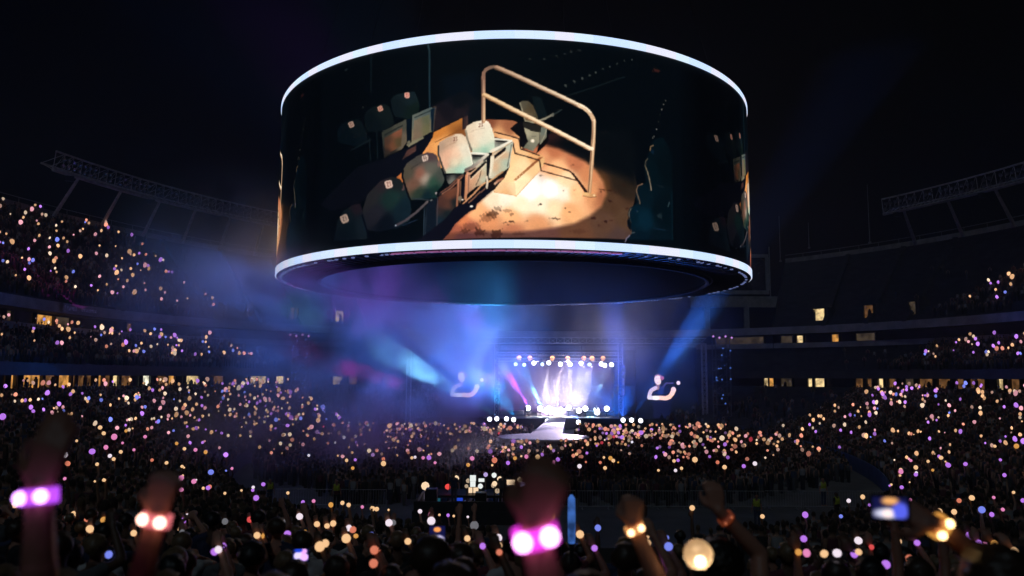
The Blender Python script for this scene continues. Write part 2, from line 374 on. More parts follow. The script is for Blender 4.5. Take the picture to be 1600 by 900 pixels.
ART = [
('E',(2.87,8.72),(0.076,0.052),(66,70,66),0.041,0.8),
('E',(3.38,8.98),(0.072,0.05),(66,70,66),0.041,0.8),
('E',(3.83,9.2),(0.068,0.048),(66,70,66),0.041,0.8),
('E',(4.24,9.39),(0.063,0.047),(66,70,66),0.041,0.8),
('E',(4.62,9.61),(0.059,0.045),(66,70,66),0.041,0.8),
('E',(5.05,9.88),(0.055,0.043),(66,70,66),0.041,0.8),
('E',(5.48,10.05),(0.051,0.041),(66,70,66),0.041,0.8),
('E',(5.96,10.3),(0.047,0.04),(66,70,66),0.041,0.8),
('E',(6.41,10.52),(0.043,0.038),(66,70,66),0.041,0.8),
('E',(6.92,10.67),(0.039,0.036),(66,70,66),0.041,0.8),
('E',(0.86,10.14),(0.083,0.048),(52,56,54),0.041,0.6),
('E',(1.65,10.16),(0.083,0.048),(52,56,54),0.041,0.6),
('E',(2.36,10.38),(0.083,0.048),(52,56,54),0.041,0.6),
('E',(2.8,10.52),(0.083,0.048),(52,56,54),0.041,0.6),
('E',(3.17,10.66),(0.083,0.048),(52,56,54),0.041,0.6),
('E',(3.65,10.82),(0.083,0.048),(52,56,54),0.041,0.6),
('S',[(2.87,8.1),(4.58,8.76),(6.4,9.58)],0.055,0.055,(16,26,28),(16,26,28)),
('E',(8.6,10.32),(0.207,0.104),(70,34,28),0.069,0.7),
('E',(9.24,8.64),(0.045,0.045),(60,60,56),0.028,1.0),
('E',(9.08,8.38),(0.045,0.045),(70,70,66),0.028,1.0),
('E',(8.93,8.05),(0.045,0.045),(85,85,81),0.028,1.0),
('E',(8.78,7.72),(0.045,0.045),(40,40,36),0.028,1.0),
('E',(8.68,7.28),(0.045,0.045),(40,40,36),0.028,1.0),
('E',(8.53,6.81),(0.045,0.045),(105,105,101),0.028,1.0),
('E',(8.34,6.36),(0.045,0.045),(80,80,76),0.028,1.0),
('E',(8.25,6.27),(0.045,0.045),(70,70,66),0.028,1.0),
('E',(-10.65,10.73),(0.138,0.069),(34,44,50),0.069,1.0),
('E',(-15.36,10.14),(0.104,0.138),(28,34,40),0.069,1.0),
('E',(-2.97,8.09),(0.055,0.09),(70,84,96),0.035,1.0),
('E',(-2.78,7.49),(0.09,0.055),(48,58,66),0.035,1.0),
('E',(-9.19,8.15),(0.035,0.035),(70,78,80),0.024,1.0),
('S',[(-8.69,11.21),(-8.62,9.04)],0.104,0.104,(13,27,32),(12,22,27)),
('S',[(-4.92,11.22),(-4.84,10.91),(-4.75,7.41)],0.104,0.104,(34,50,52),(24,42,50)),
('P',[(-4.09,9.27),(-2.08,9.43),(-1.88,6.58),(-3.69,7.03)],[(0,0,3,11,20)],0.759),
('P',[(-4.6,7.62),(-2.72,8.44),(-1.78,7.67),(-1.52,6.57),(-2.41,6.24),(-2.81,6.84),(-4.5,6.14)],[(-4.43,6.72,34,27,31),(-3.69,7.33,20,18,24),(-3.11,7.8,8,13,19),(-2.06,6.95,8,16,22),(-2.96,7.06,28,23,28)],0.31),
('P',[(-2.09,6.37),(-1.66,6.72),(-0.11,6.63),(0.66,6.34),(0.59,4.76),(-1.16,4.76)],[(-1.52,6.35,120,66,46),(-0.11,6.3,150,90,60),(0.31,5.69,214,150,100),(-0.99,5.77,222,158,104),(-0.46,5.12,240,190,136)],0.035),
('P',[(-4.5,6.11),(-2.85,6.84),(-2.84,6.19),(-2.16,6.37),(-1.93,4.78),(-4.02,4.08),(-5.92,3.31),(-6.23,3.01),(-7.31,3.36),(-7.06,3.52),(-6.53,3.91),(-5.94,4.29),(-5.35,4.72),(-4.86,5.37),(-4.53,5.93)],[(-4.27,6.13,196,118,52),(-3.1,6.63,170,104,48),(-2.88,6.3,128,74,38),(-4.04,5.42,232,160,90),(-4.97,4.83,226,148,84),(-5.74,4.35,206,128,70),(-6.24,3.59,198,112,58),(-7.06,3.41,120,64,38)],0.028),
('S',[(-4.41,5.55),(-3.45,5.96),(-2.84,6.22)],0.041,0.041,(120,70,38),(120,70,38)),
('P',[(-2.88,6.84),(-2.56,6.97),(-2.52,6.35),(-2.84,6.15)],[(-2.81,6.62,26,20,24),(-2.59,6.61,76,56,50)],0.028),
('P',[(-4.52,7.61),(-4.37,7.6),(-4.5,6.14),(-4.61,6.15)],[(0,0,58,52,48)],0.021),
('P',[(-7.22,8.29),(-7.1,8.46),(-6.8,8.57),(-6.02,8.62),(-5.7,8.58),(-5.62,8.42),(-5.5,8.15),(-5.37,7.77),(-5.44,7.33),(-5.99,7.02),(-6.94,7.28),(-7.12,7.68)],[(-6.02,8.36,19,31,35),(-6.82,7.64,13,24,28),(-5.68,7.39,14,27,24)],0.041),
('P',[(-9.1,7.6),(-8.97,7.88),(-8.6,8.05),(-7.91,8.13),(-7.52,8.07),(-7.3,7.89),(-7.07,7.33),(-6.97,6.87),(-7.65,6.51),(-8.83,6.64),(-8.99,7.04)],[(-7.69,7.83,16,26,27),(-8.57,7.02,9,19,24)],0.052),
('P',[(-11.29,7.14),(-10.91,7.45),(-10.21,7.6),(-9.54,7.52),(-9.29,7.32),(-8.88,6.65),(-8.77,6.03),(-9.48,5.83),(-11.2,6.42)],[(-9.79,7.33,11,23,28),(-10.54,6.57,5,17,25)],0.069),
('P',[(-6.32,8.58),(-6.1,8.58),(-6.03,8.54),(-6.0,8.33),(-6.04,8.27),(-6.25,8.28),(-6.31,8.34),(-6.34,8.53)],[(0,0,214,156,138)],0.028),
('S',[(-6.25,8.51),(-6.18,8.51),(-6.22,8.43),(-6.22,8.35),(-6.16,8.35)],0.028,0.028,(160,58,50),(160,58,50)),
('S',[(-6.11,8.51),(-6.09,8.35)],0.028,0.028,(160,58,50),(160,58,50)),
('P',[(-8.14,8.02),(-7.91,8.07),(-7.83,8.03),(-7.74,7.82),(-7.76,7.76),(-7.98,7.72),(-8.06,7.77),(-8.15,7.97)],[(0,0,206,150,128)],0.028),
('S',[(-8.04,7.96),(-7.98,7.97),(-7.99,7.88),(-7.97,7.81),(-7.91,7.82)],0.028,0.028,(140,52,46),(140,52,46)),
('S',[(-7.9,7.99),(-7.83,7.83)],0.028,0.028,(140,52,46),(140,52,46)),
('P',[(-10.35,7.43),(-10.07,7.48),(-9.97,7.45),(-9.84,7.21),(-9.87,7.14),(-10.13,7.1),(-10.23,7.16),(-10.36,7.38)],[(0,0,206,168,148)],0.028),
('S',[(-10.23,7.37),(-10.15,7.38),(-10.16,7.28),(-10.12,7.19),(-10.04,7.21)],0.03,0.03,(112,60,54),(112,60,54)),
('S',[(-10.06,7.39),(-9.95,7.22)],0.03,0.03,(112,60,54),(112,60,54)),
('P',[(-5.81,7.22),(-4.63,7.59),(-4.56,7.47),(-4.57,6.19),(-5.84,5.66)],[(-5.59,7.05,86,92,84),(-4.75,7.41,70,80,78),(-4.69,6.38,104,98,76),(-5.73,5.81,116,104,82)],0.024),
('P',[(-5.71,6.91),(-4.78,7.18),(-4.74,6.13),(-5.73,5.77)],[(-5.51,6.64,112,98,80),(-4.89,6.91,88,90,68),(-4.88,6.32,96,92,64),(-5.57,6.02,110,92,74)],0.031),
('S',[(-5.67,7.08),(-4.74,7.37)],0.055,0.055,(24,34,36),(24,34,36)),
('P',[(-4.71,7.44),(-4.48,7.54),(-4.54,6.15),(-4.65,6.23)],[(0,0,10,28,40)],0.021),
('P',[(-7.8,6.49),(-6.19,7.04),(-6.14,5.71),(-6.44,5.33),(-7.61,4.94)],[(-7.64,6.25,52,54,48),(-6.31,6.83,66,66,58),(-6.29,5.79,96,84,68),(-7.36,5.1,34,32,30)],0.028),
('P',[(-7.61,6.1),(-6.44,6.55),(-6.49,5.52),(-7.53,5.08)],[(-7.38,5.92,70,52,42),(-6.75,6.29,122,72,54),(-7.03,5.65,110,66,48),(-6.7,5.76,70,62,44),(-7.44,5.18,46,40,36)],0.035),
('S',[(-7.6,6.28),(-6.43,6.7)],0.069,0.069,(30,34,34),(30,34,34)),
('P',[(-6.17,7.0),(-5.87,7.08),(-5.87,5.75),(-6.15,5.74)],[(0,0,5,17,27)],0.024),
('S',[(-8.68,6.28),(-8.55,4.94)],0.048,0.048,(24,36,42),(24,36,42)),
('S',[(-8.14,6.58),(-8.05,5.03)],0.055,0.055,(20,32,38),(20,32,38)),
('S',[(-10.09,5.73),(-8.54,6.14)],0.055,0.055,(24,36,40),(24,36,40)),
('P',[(-6.16,5.56),(-5.14,5.94),(-5.06,5.83),(-5.96,5.39)],[(-5.96,5.54,124,116,92),(-5.18,5.91,116,110,86)],0.028),
('P',[(-6.12,5.37),(-5.1,5.83),(-4.54,6.18),(-4.53,5.89),(-4.86,5.37),(-5.35,4.72),(-5.94,4.29),(-6.53,3.91),(-7.31,3.36),(-7.74,3.1),(-9.37,2.5),(-11.49,2.3),(-12.76,2.85),(-9.45,4.69),(-7.61,4.9),(-6.52,5.23)],[(0,0,9,12,22)],0.041),
('P',[(-6.11,5.22),(-5.56,5.47),(-5.56,5.14),(-6.43,4.7)],[(-5.95,5.17,74,50,46),(-6.35,4.77,52,40,38)],0.035),
('E',(-6.0,5.65),(0.104,0.138),(96,92,76),0.041,1.0),
('P',[(-3.89,0.06),(-3.49,0.45),(-3.21,0.9),(-2.61,1.42),(-2.29,1.62),(-2.01,1.97),(-1.49,2.42),(-1.07,2.77),(-0.62,3.22),(-0.1,3.97),(0.42,5.05),(1.5,5.72),(2.36,6.07),(3.44,5.77),(5.32,6.29),(6.51,5.49),(6.91,4.36),(7.15,3.28),(6.88,2.23),(6.58,1.66),(6.62,1.12),(6.86,0.56),(6.61,0.24)],[(2.0,5.44,40,24,24),(3.44,5.41,14,16,18),(4.93,4.97,14,18,18),(6.1,4.72,18,20,18),(6.28,3.27,40,32,24),(5.67,2.14,74,52,38),(5.27,1.03,84,58,46),(5.85,0.42,72,54,50),(3.41,0.41,98,62,46),(1.64,0.11,96,60,54),(-0.78,0.12,92,58,52),(-2.88,0.19,88,52,52),(-3.24,0.55,110,60,46),(4.53,3.14,90,58,36),(6.26,1.46,78,56,42)],0.035),
('P',[(2.07,5.3),(2.89,5.77),(4.18,6.22),(6.73,6.45),(7.25,4.4),(6.9,3.51),(5.69,4.02),(4.17,4.77),(3.07,5.06)],[(0,0,5,10,14)],0.897),
('P',[(-3.46,0.45),(-3.21,0.9),(-2.61,1.42),(-2.26,1.65),(-2.01,1.97),(-1.49,2.42),(-1.07,2.8),(-0.59,3.26),(-0.1,3.97),(0.42,5.01),(1.08,5.16),(1.75,5.26),(2.46,5.1),(3.25,4.78),(3.98,4.47),(4.54,4.04),(5.03,3.39),(5.21,2.72),(4.9,2.01),(4.22,1.44),(3.31,0.97),(2.27,0.72),(1.19,0.55),(-0.09,0.4),(-1.48,0.48),(-2.53,0.46)],[(-2.89,1.07,226,130,81),(-3.06,0.62,159,85,63),(-2.01,1.58,254,181,123),(-1.14,2.27,255,230,193),(-1.41,1.04,218,140,92),(-2.35,0.6,167,93,70),(-0.09,1.21,250,183,125),(-0.09,0.61,188,114,79),(-0.45,2.44,255,240,215),(0.94,2.63,255,252,248),(2.07,2.73,255,252,250),(2.7,2.68,255,240,215),(1.47,2.0,255,236,202),(0.42,1.99,255,236,198),(0.6,3.05,255,250,239),(2.21,1.88,255,218,171),(1.29,0.87,222,150,101),(3.06,1.63,241,173,116),(3.42,2.71,254,191,136),(2.88,3.33,255,216,167),(4.34,2.76,228,153,101),(4.91,2.62,169,102,68),(4.16,3.76,207,130,85),(3.43,4.43,186,110,74),(2.18,4.95,188,110,72),(1.64,4.61,226,153,105),(1.12,5.06,180,102,68),(2.35,4.02,250,185,129)],0.31),
('E',(-1.13,1.42),(0.31,0.173),(44,24,18),0.055,0.55),
('E',(-0.86,1.7),(0.207,0.104),(44,24,18),0.055,0.35),
('E',(-1.41,1.22),(0.345,0.207),(44,24,18),0.055,0.3),
('E',(-0.09,1.42),(0.138,0.069),(44,24,18),0.055,0.4),
('E',(-0.34,1.6),(0.242,0.104),(44,24,18),0.055,0.3),
('E',(-0.16,1.0),(0.138,0.048),(44,24,18),0.055,0.8),
('E',(-0.44,0.96),(0.069,0.041),(44,24,18),0.055,0.6),
('E',(-0.3,0.82),(0.069,0.035),(44,24,18),0.055,0.5),
('E',(-1.79,0.41),(0.31,0.207),(44,24,18),0.055,0.6),
('E',(-0.92,0.33),(0.242,0.207),(44,24,18),0.055,0.65),
('E',(-2.63,0.5),(0.207,0.104),(44,24,18),0.055,0.4),
('E',(-2.35,0.74),(0.483,0.173),(44,24,18),0.055,0.25),
('E',(1.47,1.97),(0.076,0.041),(44,24,18),0.055,0.9),
('E',(2.84,1.8),(0.055,0.035),(44,24,18),0.055,0.8),
('E',(3.06,1.59),(0.069,0.035),(44,24,18),0.055,0.7),
('E',(2.17,1.21),(0.173,0.041),(44,24,18),0.055,0.8),
('E',(2.42,1.18),(0.104,0.035),(44,24,18),0.055,0.7),
('E',(4.44,1.31),(0.104,0.048),(44,24,18),0.055,0.8),
('E',(5.12,1.17),(0.083,0.062),(44,24,18),0.055,0.95),
('E',(5.44,2.34),(0.09,0.062),(44,24,18),0.055,0.9),
('E',(5.47,1.26),(0.104,0.041),(44,24,18),0.055,0.6),
('E',(4.95,2.95),(0.207,0.041),(44,24,18),0.055,0.7),
('E',(5.37,2.94),(0.138,0.045),(44,24,18),0.055,0.7),
('E',(4.87,2.83),(0.055,0.035),(44,24,18),0.055,0.8),
('E',(5.76,2.87),(0.069,0.031),(44,24,18),0.055,0.5),
('E',(6.04,2.96),(0.083,0.045),(44,24,18),0.055,0.7),
('E',(6.28,3.31),(0.083,0.055),(44,24,18),0.055,0.6),
('E',(6.47,1.98),(0.104,0.055),(44,24,18),0.055,0.5),
('E',(4.74,0.93),(0.104,0.048),(44,24,18),0.055,0.4),
('E',(1.5,3.57),(0.083,0.038),(44,24,18),0.055,0.5),
('E',(2.74,2.79),(0.048,0.035),(44,24,18),0.055,0.35),
('E',(3.35,2.82),(0.055,0.035),(44,24,18),0.055,0.3),
('E',(3.25,4.21),(0.062,0.035),(44,24,18),0.055,0.4),
('E',(0.74,1.04),(0.052,0.035),(44,24,18),0.055,0.5),
('E',(0.32,0.33),(0.414,0.104),(44,24,18),0.055,0.3),
('E',(3.59,0.55),(0.518,0.104),(44,24,18),0.055,0.2),
('P',[(-1.17,6.06),(0.31,5.62),(0.45,5.01),(1.64,4.68),(1.5,4.49),(0.11,3.22),(-1.07,2.62),(-1.08,3.16),(-0.24,3.97),(-0.21,4.65),(-0.46,5.29)],[(-0.81,5.69,232,172,118),(0.1,5.47,236,178,124),(0.17,4.9,240,186,130),(1.29,4.63,224,162,106),(0.42,4.12,250,214,160),(-0.45,3.47,248,206,150),(-0.11,4.4,246,200,144)],0.028),
('P',[(0.27,5.76),(0.41,5.69),(0.45,5.01),(0.31,5.05)],[(0,0,248,190,130)],0.017),
('P',[(-1.04,3.19),(0.07,3.17),(0.15,2.41),(-1.07,2.66)],[(-0.8,2.98,240,196,146),(-0.03,2.83,246,208,158),(-0.45,2.55,228,172,118)],0.024),
('P',[(0.07,3.17),(1.5,4.51),(1.68,4.62),(1.68,4.27),(1.4,3.81),(0.14,2.43)],[(0.25,2.98,252,226,176),(1.29,4.24,240,196,140),(1.57,4.42,226,170,112)],0.024),
('P',[(-0.03,3.28),(0.14,3.26),(1.6,4.6),(1.36,4.56)],[(0.07,3.3,172,112,66),(1.47,4.57,150,88,54)],0.024),
('E',(0.32,3.51),(0.031,0.031),(246,214,168),0.021,1.0),
('E',(0.49,3.67),(0.031,0.031),(246,214,168),0.021,1.0),
('E',(0.18,3.4),(0.031,0.031),(246,214,168),0.021,1.0),
('S',[(-1.07,2.64),(0.15,2.41),(1.4,3.8)],0.035,0.035,(206,148,92),(206,148,92)),
('S',[(-1.06,5.98),(-0.46,5.82),(0.27,5.61),(0.38,5.03),(1.4,4.68)],0.069,0.069,(44,24,20),(44,24,20)),
('S',[(-1.02,5.66),(-0.5,5.53),(-0.06,5.38),(0.06,4.79),(0.24,4.73),(1.4,4.41),(1.5,3.83)],0.076,0.076,(44,24,20),(44,24,20)),
('S',[(1.5,3.83),(2.28,3.64),(3.5,3.36)],0.069,0.069,(60,30,22),(60,30,22)),
('S',[(1.68,4.24),(2.35,4.08),(3.07,3.88),(3.28,3.71)],0.09,0.09,(50,26,20),(50,26,20)),
('S',[(3.25,3.74),(3.61,3.29),(4.05,2.71)],0.117,0.173,(44,24,20),(44,24,20)),
('P',[(-0.22,6.16),(0.1,6.45),(0.41,6.63),(0.66,6.2),(0.73,5.34),(0.52,5.05),(0.35,5.19),(0.31,5.69)],[(0,0,10,9,12)],0.028),
('P',[(1.22,4.77),(1.5,5.72),(1.86,5.98),(1.93,5.59),(1.71,5.25),(1.5,5.03)],[(0,0,12,9,10)],0.055),
('P',[(0.3,7.61),(0.44,7.72),(0.76,7.74),(1.04,7.51),(1.33,6.83),(1.29,6.54),(0.59,6.6)],[(0.51,7.57,78,72,58),(0.94,7.29,74,62,46),(0.8,6.78,102,84,62),(1.22,6.72,60,56,44)],0.028),
('S',[(0.34,7.61),(0.48,7.14),(0.62,6.61),(1.15,6.52)],0.062,0.062,(118,112,92),(170,156,126)),
('P',[(1.01,8.02),(1.5,7.96),(1.72,7.31),(1.86,6.88),(1.36,6.79),(1.08,7.44)],[(0,0,12,22,25)],0.069),
('P',[(0.48,6.56),(1.57,6.33),(1.5,6.0),(1.08,6.03),(0.55,6.2)],[(0,0,36,34,30)],0.028),
('P',[(0.55,6.23),(0.97,6.04),(1.46,5.97),(1.41,5.46),(1.05,4.9),(0.52,5.1),(0.78,5.45)],[(0.66,6.06,166,156,128),(1.29,5.85,140,132,108),(1.01,5.2,120,116,98),(0.66,5.12,104,102,84)],0.024),
('P',[(1.5,6.29),(1.82,6.27),(1.79,5.72),(1.43,5.28),(1.41,5.64)],[(1.64,6.15,98,104,92),(1.57,5.5,112,108,90)],0.024),
('S',[(1.82,6.27),(1.68,5.79),(1.47,5.35)],0.041,0.041,(150,144,120),(150,144,120)),
('S',[(1.4,6.07),(1.41,5.5)],0.041,0.041,(60,58,50),(60,58,50)),
('S',[(1.29,6.61),(1.72,6.77),(2.18,7.04)],0.104,0.104,(150,142,118),(110,106,92)),
('S',[(2.21,7.04),(2.65,7.32)],0.055,0.055,(44,52,52),(44,52,52)),
('E',(2.14,7.0),(0.069,0.104),(90,88,78),0.035,1.0),
('S',[(0.97,5.76),(1.22,5.74)],0.035,0.035,(96,92,78),(96,92,78)),
('E',(1.03,5.5),(0.11,0.104),(216,200,172),0.028,1.0),
('E',(1.03,5.49),(0.052,0.048),(250,236,212),0.024,1.0),
('P',[(-9.33,1.08),(-9.07,2.02),(-8.72,2.95),(-7.8,3.66),(-7.03,3.81),(-6.53,3.65),(-6.28,3.34),(-5.9,2.51),(-5.77,1.85),(-5.87,1.21),(-6.59,0.86),(-7.94,0.74)],[(-7.57,3.53,44,38,42),(-6.73,3.56,26,32,34),(-8.62,2.71,40,40,42),(-7.12,2.57,26,46,44),(-8.05,1.74,34,34,42),(-6.28,1.78,16,32,40),(-7.51,1.14,9,16,26)],0.041),
('P',[(-11.06,1.63),(-10.54,2.22),(-9.82,2.47),(-9.23,2.48),(-8.97,1.86),(-8.71,1.17),(-8.65,0.39),(-10.31,0.43),(-11.3,0.52)],[(-9.56,2.29,36,28,36),(-10.1,1.83,18,30,36),(-9.92,1.17,10,24,32),(-9.24,1.29,20,32,40),(-10.31,0.58,10,20,30)],0.055),
('P',[(-7.51,3.58),(-7.17,3.64),(-7.07,3.59),(-6.97,3.29),(-7.02,3.2),(-7.33,3.16),(-7.43,3.23),(-7.52,3.51)],[(0,0,222,186,168)],0.028),
('S',[(-7.38,3.5),(-7.29,3.51),(-7.32,3.38),(-7.3,3.28),(-7.21,3.29)],0.042,0.042,(120,66,56),(120,66,56)),
('S',[(-7.18,3.53),(-7.1,3.3)],0.042,0.042,(120,66,56),(120,66,56)),
('P',[(-10.82,1.91),(-10.4,1.99),(-10.25,1.95),(-10.09,1.62),(-10.13,1.52),(-10.52,1.46),(-10.67,1.54),(-10.83,1.84)],[(0,0,214,180,160)],0.028),
('S',[(-10.64,1.83),(-10.52,1.85),(-10.55,1.71),(-10.5,1.59),(-10.38,1.61)],0.044,0.044,(84,70,66),(84,70,66)),
('S',[(-10.39,1.87),(-10.25,1.63)],0.044,0.044,(84,70,66),(84,70,66)),
('E',(-6.27,3.12),(0.069,0.173),(84,62,60),0.041,0.8),
('S',[(-9.06,1.79),(-8.81,1.18),(-8.51,0.42)],0.104,0.104,(5,8,20),(5,8,20)),
('P',[(-6.45,3.9),(-6.33,4.15),(-6.1,4.49),(-5.43,4.87),(-4.86,5.02),(-4.52,4.96),(-4.29,4.78),(-4.09,4.19),(-3.82,3.39),(-3.97,3.07),(-4.33,2.7),(-4.22,2.4),(-5.78,2.39),(-6.15,3.0)],[(-5.55,4.62,66,62,58),(-4.7,4.81,72,56,58),(-5.93,3.93,70,64,54),(-5.26,3.8,128,80,64),(-4.99,3.56,156,138,122),(-4.69,4.12,86,84,74),(-5.6,3.25,104,72,58),(-5.32,2.79,40,52,44),(-4.53,3.32,42,66,54),(-4.37,2.88,22,44,40),(-4.01,3.58,62,66,60),(-4.82,2.54,14,34,40)],0.031),
('S',[(-6.33,4.11),(-6.37,3.75),(-6.19,3.22),(-5.9,2.47)],0.117,0.117,(9,12,16),(9,12,16)),
('S',[(-5.81,4.17),(-5.35,4.43),(-4.85,4.59)],0.035,0.035,(46,44,42),(46,44,42)),
('E',(-4.17,4.31),(0.086,0.173),(120,88,78),0.045,1.0),
('P',[(-5.18,4.81),(-4.89,4.88),(-4.8,4.78),(-4.81,4.57),(-5.08,4.5),(-5.16,4.59)],[(0,0,206,182,166)],0.028),
('S',[(-5.08,4.79),(-5.03,4.56)],0.045,0.045,(92,64,58),(92,64,58)),
('S',[(-4.97,4.81),(-4.91,4.59)],0.045,0.045,(92,64,58),(92,64,58)),
('S',[(-5.08,4.66),(-4.89,4.72)],0.035,0.035,(92,64,58),(92,64,58)),
('P',[(-4.26,5.25),(-4.16,5.54),(-3.67,5.8),(-3.2,5.95),(-2.85,5.91),(-2.65,5.74),(-2.47,5.23),(-2.32,4.69),(-2.25,4.18),(-2.62,3.91),(-2.78,3.71),(-3.76,3.76),(-3.98,4.08),(-4.21,4.85)],[(-3.67,5.58,196,160,130),(-2.87,5.75,226,202,172),(-3.96,5.31,170,140,116),(-3.66,4.85,220,168,136),(-3.8,4.21,228,172,140),(-3.22,4.83,230,190,158),(-3.22,4.29,226,204,172),(-2.72,4.99,228,216,190),(-2.5,4.26,206,210,186),(-3.07,3.96,160,196,172),(-3.5,3.84,176,190,164),(-2.78,3.88,168,200,178)],0.028),
('S',[(-4.22,5.32),(-4.22,4.89),(-3.94,4.11),(-3.79,3.78)],0.104,0.104,(50,48,46),(70,66,60)),
('S',[(-3.86,5.2),(-3.59,5.36),(-3.19,5.5)],0.035,0.035,(176,136,108),(176,136,108)),
('S',[(-3.34,5.73),(-3.27,5.76),(-3.29,5.64),(-3.35,5.56),(-3.27,5.57)],0.041,0.041,(128,78,62),(128,78,62)),
('S',[(-3.21,5.77),(-3.15,5.77),(-3.18,5.66),(-3.13,5.62),(-3.19,5.57)],0.041,0.041,(128,78,62),(128,78,62)),
('S',[(-2.54,5.2),(-2.36,4.69),(-2.25,4.22)],0.069,0.069,(238,230,206),(238,230,206)),
('P',[(-2.71,6.14),(-2.59,6.37),(-2.21,6.57),(-1.78,6.65),(-1.49,6.62),(-1.34,6.49),(-1.2,6.17),(-1.09,5.8),(-0.98,5.08),(-1.12,4.98),(-1.23,4.82),(-2.18,4.82),(-2.34,4.97),(-2.58,5.6)],[(-2.41,6.24,222,200,170),(-1.63,6.5,238,222,196),(-2.48,5.74,224,196,166),(-1.94,5.86,232,214,186),(-1.34,5.77,228,220,192),(-2.08,5.22,232,206,176),(-1.65,5.42,230,222,196),(-1.62,5.02,146,186,160),(-1.23,5.12,190,206,180),(-2.0,4.96,176,200,172)],0.028),
('S',[(-2.66,6.1),(-2.55,5.59),(-2.32,5.01)],0.104,0.104,(150,138,116),(110,104,90)),
('S',[(-2.35,6.04),(-2.09,6.14),(-1.63,6.21)],0.035,0.035,(196,172,146),(196,172,146)),
('S',[(-1.92,6.46),(-1.85,6.49),(-1.87,6.37),(-1.93,6.29),(-1.85,6.31)],0.041,0.041,(140,96,78),(140,96,78)),
('S',[(-1.79,6.5),(-1.73,6.5),(-1.77,6.4),(-1.72,6.35),(-1.77,6.3)],0.041,0.041,(140,96,78),(140,96,78)),
('P',[(-2.33,4.78),(-1.4,4.7),(-1.64,4.13),(-2.07,4.0),(-2.28,4.43)],[(-2.14,4.61,24,24,26),(-1.58,4.56,40,40,40),(-1.93,4.28,178,186,164),(-2.21,4.25,196,196,170)],0.024),
('S',[(-2.32,4.83),(-1.86,4.79),(-1.4,4.74)],0.104,0.104,(238,232,212),(238,232,212)),
('S',[(-2.21,4.67),(-1.51,4.61)],0.083,0.083,(20,18,20),(20,18,20)),
('P',[(-1.07,5.62),(-0.29,5.51),(-0.6,5.12),(-1.02,4.83),(-1.05,5.19)],[(-0.95,5.55,220,212,190),(-0.81,5.41,24,22,22),(-0.46,5.4,60,56,50),(-0.88,5.12,164,170,152),(-0.6,5.19,180,178,156)],0.024),
('S',[(-1.07,5.6),(-0.67,5.56),(-0.25,5.5)],0.09,0.09,(236,228,206),(236,228,206)),
('S',[(-0.99,5.48),(-0.39,5.42)],0.076,0.076,(24,22,24),(24,22,24)),
('P',[(-1.12,4.83),(-0.08,5.42),(-0.29,3.97),(-0.59,3.72),(-1.15,3.3),(-1.36,3.45),(-1.26,4.59)],[(-1.09,4.55,206,178,146),(-0.94,3.97,216,168,128),(-0.53,4.76,204,160,122),(-0.32,5.04,186,192,170),(-0.38,4.22,170,182,160),(-0.7,3.9,176,182,156),(-1.22,3.62,198,190,164)],0.024),
('P',[(-1.07,4.67),(-0.46,5.15),(-0.42,5.04),(-0.49,4.9),(-1.05,4.48)],[(0,0,16,14,18)],0.021),
('S',[(-1.01,4.4),(-0.46,4.86)],0.035,0.035,(232,214,180),(232,214,180)),
('S',[(-0.07,5.4),(-0.19,4.76),(-0.3,3.97)],0.076,0.076,(178,182,164),(178,182,164)),
('S',[(-0.14,5.26),(-0.25,4.61),(-0.35,4.04)],0.035,0.035,(40,40,36),(40,40,36)),
('S',[(-1.23,4.91),(-0.74,5.15),(-0.15,5.48)],0.173,0.117,(224,210,186),(236,230,210)),
('S',[(-1.12,4.8),(-0.63,5.06),(-0.14,5.38)],0.035,0.035,(150,138,116),(150,138,116)),
('S',[(-1.14,4.58),(-1.19,3.98),(-1.29,3.41)],0.117,0.117,(232,214,184),(206,196,170)),
('P',[(-1.39,3.45),(-1.08,3.3),(-0.59,3.74),(-0.31,3.97),(-0.28,3.9),(-0.49,3.44),(-0.8,3.08),(-1.04,2.77),(-1.42,2.52),(-1.63,2.63)],[(0,0,24,18,20)],0.028),
('S',[(-1.43,3.16),(-1.15,3.34),(-0.87,3.56),(-0.59,3.76)],0.076,0.076,(222,166,112),(176,130,90)),
('S',[(-1.01,3.09),(-0.87,3.23),(-0.59,3.37)],0.124,0.124,(214,166,134),(150,84,60)),
('P',[(-2.61,3.76),(-2.38,3.72),(-1.48,4.45),(-1.4,4.59),(-1.46,3.63),(-1.57,3.09),(-2.02,2.96),(-2.55,2.55)],[(-2.42,3.36,206,150,116),(-2.13,3.21,206,150,112),(-1.92,3.64,214,160,122),(-1.78,3.92,196,164,128),(-1.61,3.99,186,190,164),(-1.71,3.35,176,182,158),(-1.95,3.07,170,150,120),(-2.52,2.8,170,120,92)],0.024),
('P',[(-2.42,3.58),(-1.54,4.39),(-1.49,4.27),(-2.34,3.4)],[(0,0,18,16,20)],0.024),
('S',[(-2.34,3.38),(-1.78,3.9),(-1.5,4.2)],0.038,0.038,(230,206,172),(230,206,172)),
('S',[(-1.77,3.85),(-1.87,3.42),(-2.06,3.03)],0.035,0.035,(60,50,44),(60,50,44)),
('P',[(-1.49,4.48),(-1.35,4.62),(-1.4,3.62),(-1.5,3.63)],[(0,0,14,18,24)],0.021),
('S',[(-1.23,4.59),(-1.26,3.98),(-1.29,3.55)],0.055,0.055,(240,228,200),(240,228,200)),
('S',[(-2.63,3.89),(-2.17,4.11),(-1.72,4.49),(-1.44,4.72)],0.186,0.152,(96,84,78),(230,220,196)),
('S',[(-2.67,3.8),(-2.17,3.98),(-1.68,4.38)],0.048,0.048,(150,100,80),(220,190,160)),
('S',[(-2.53,3.72),(-2.56,3.15),(-2.6,2.55)],0.138,0.138,(206,148,120),(176,118,88)),
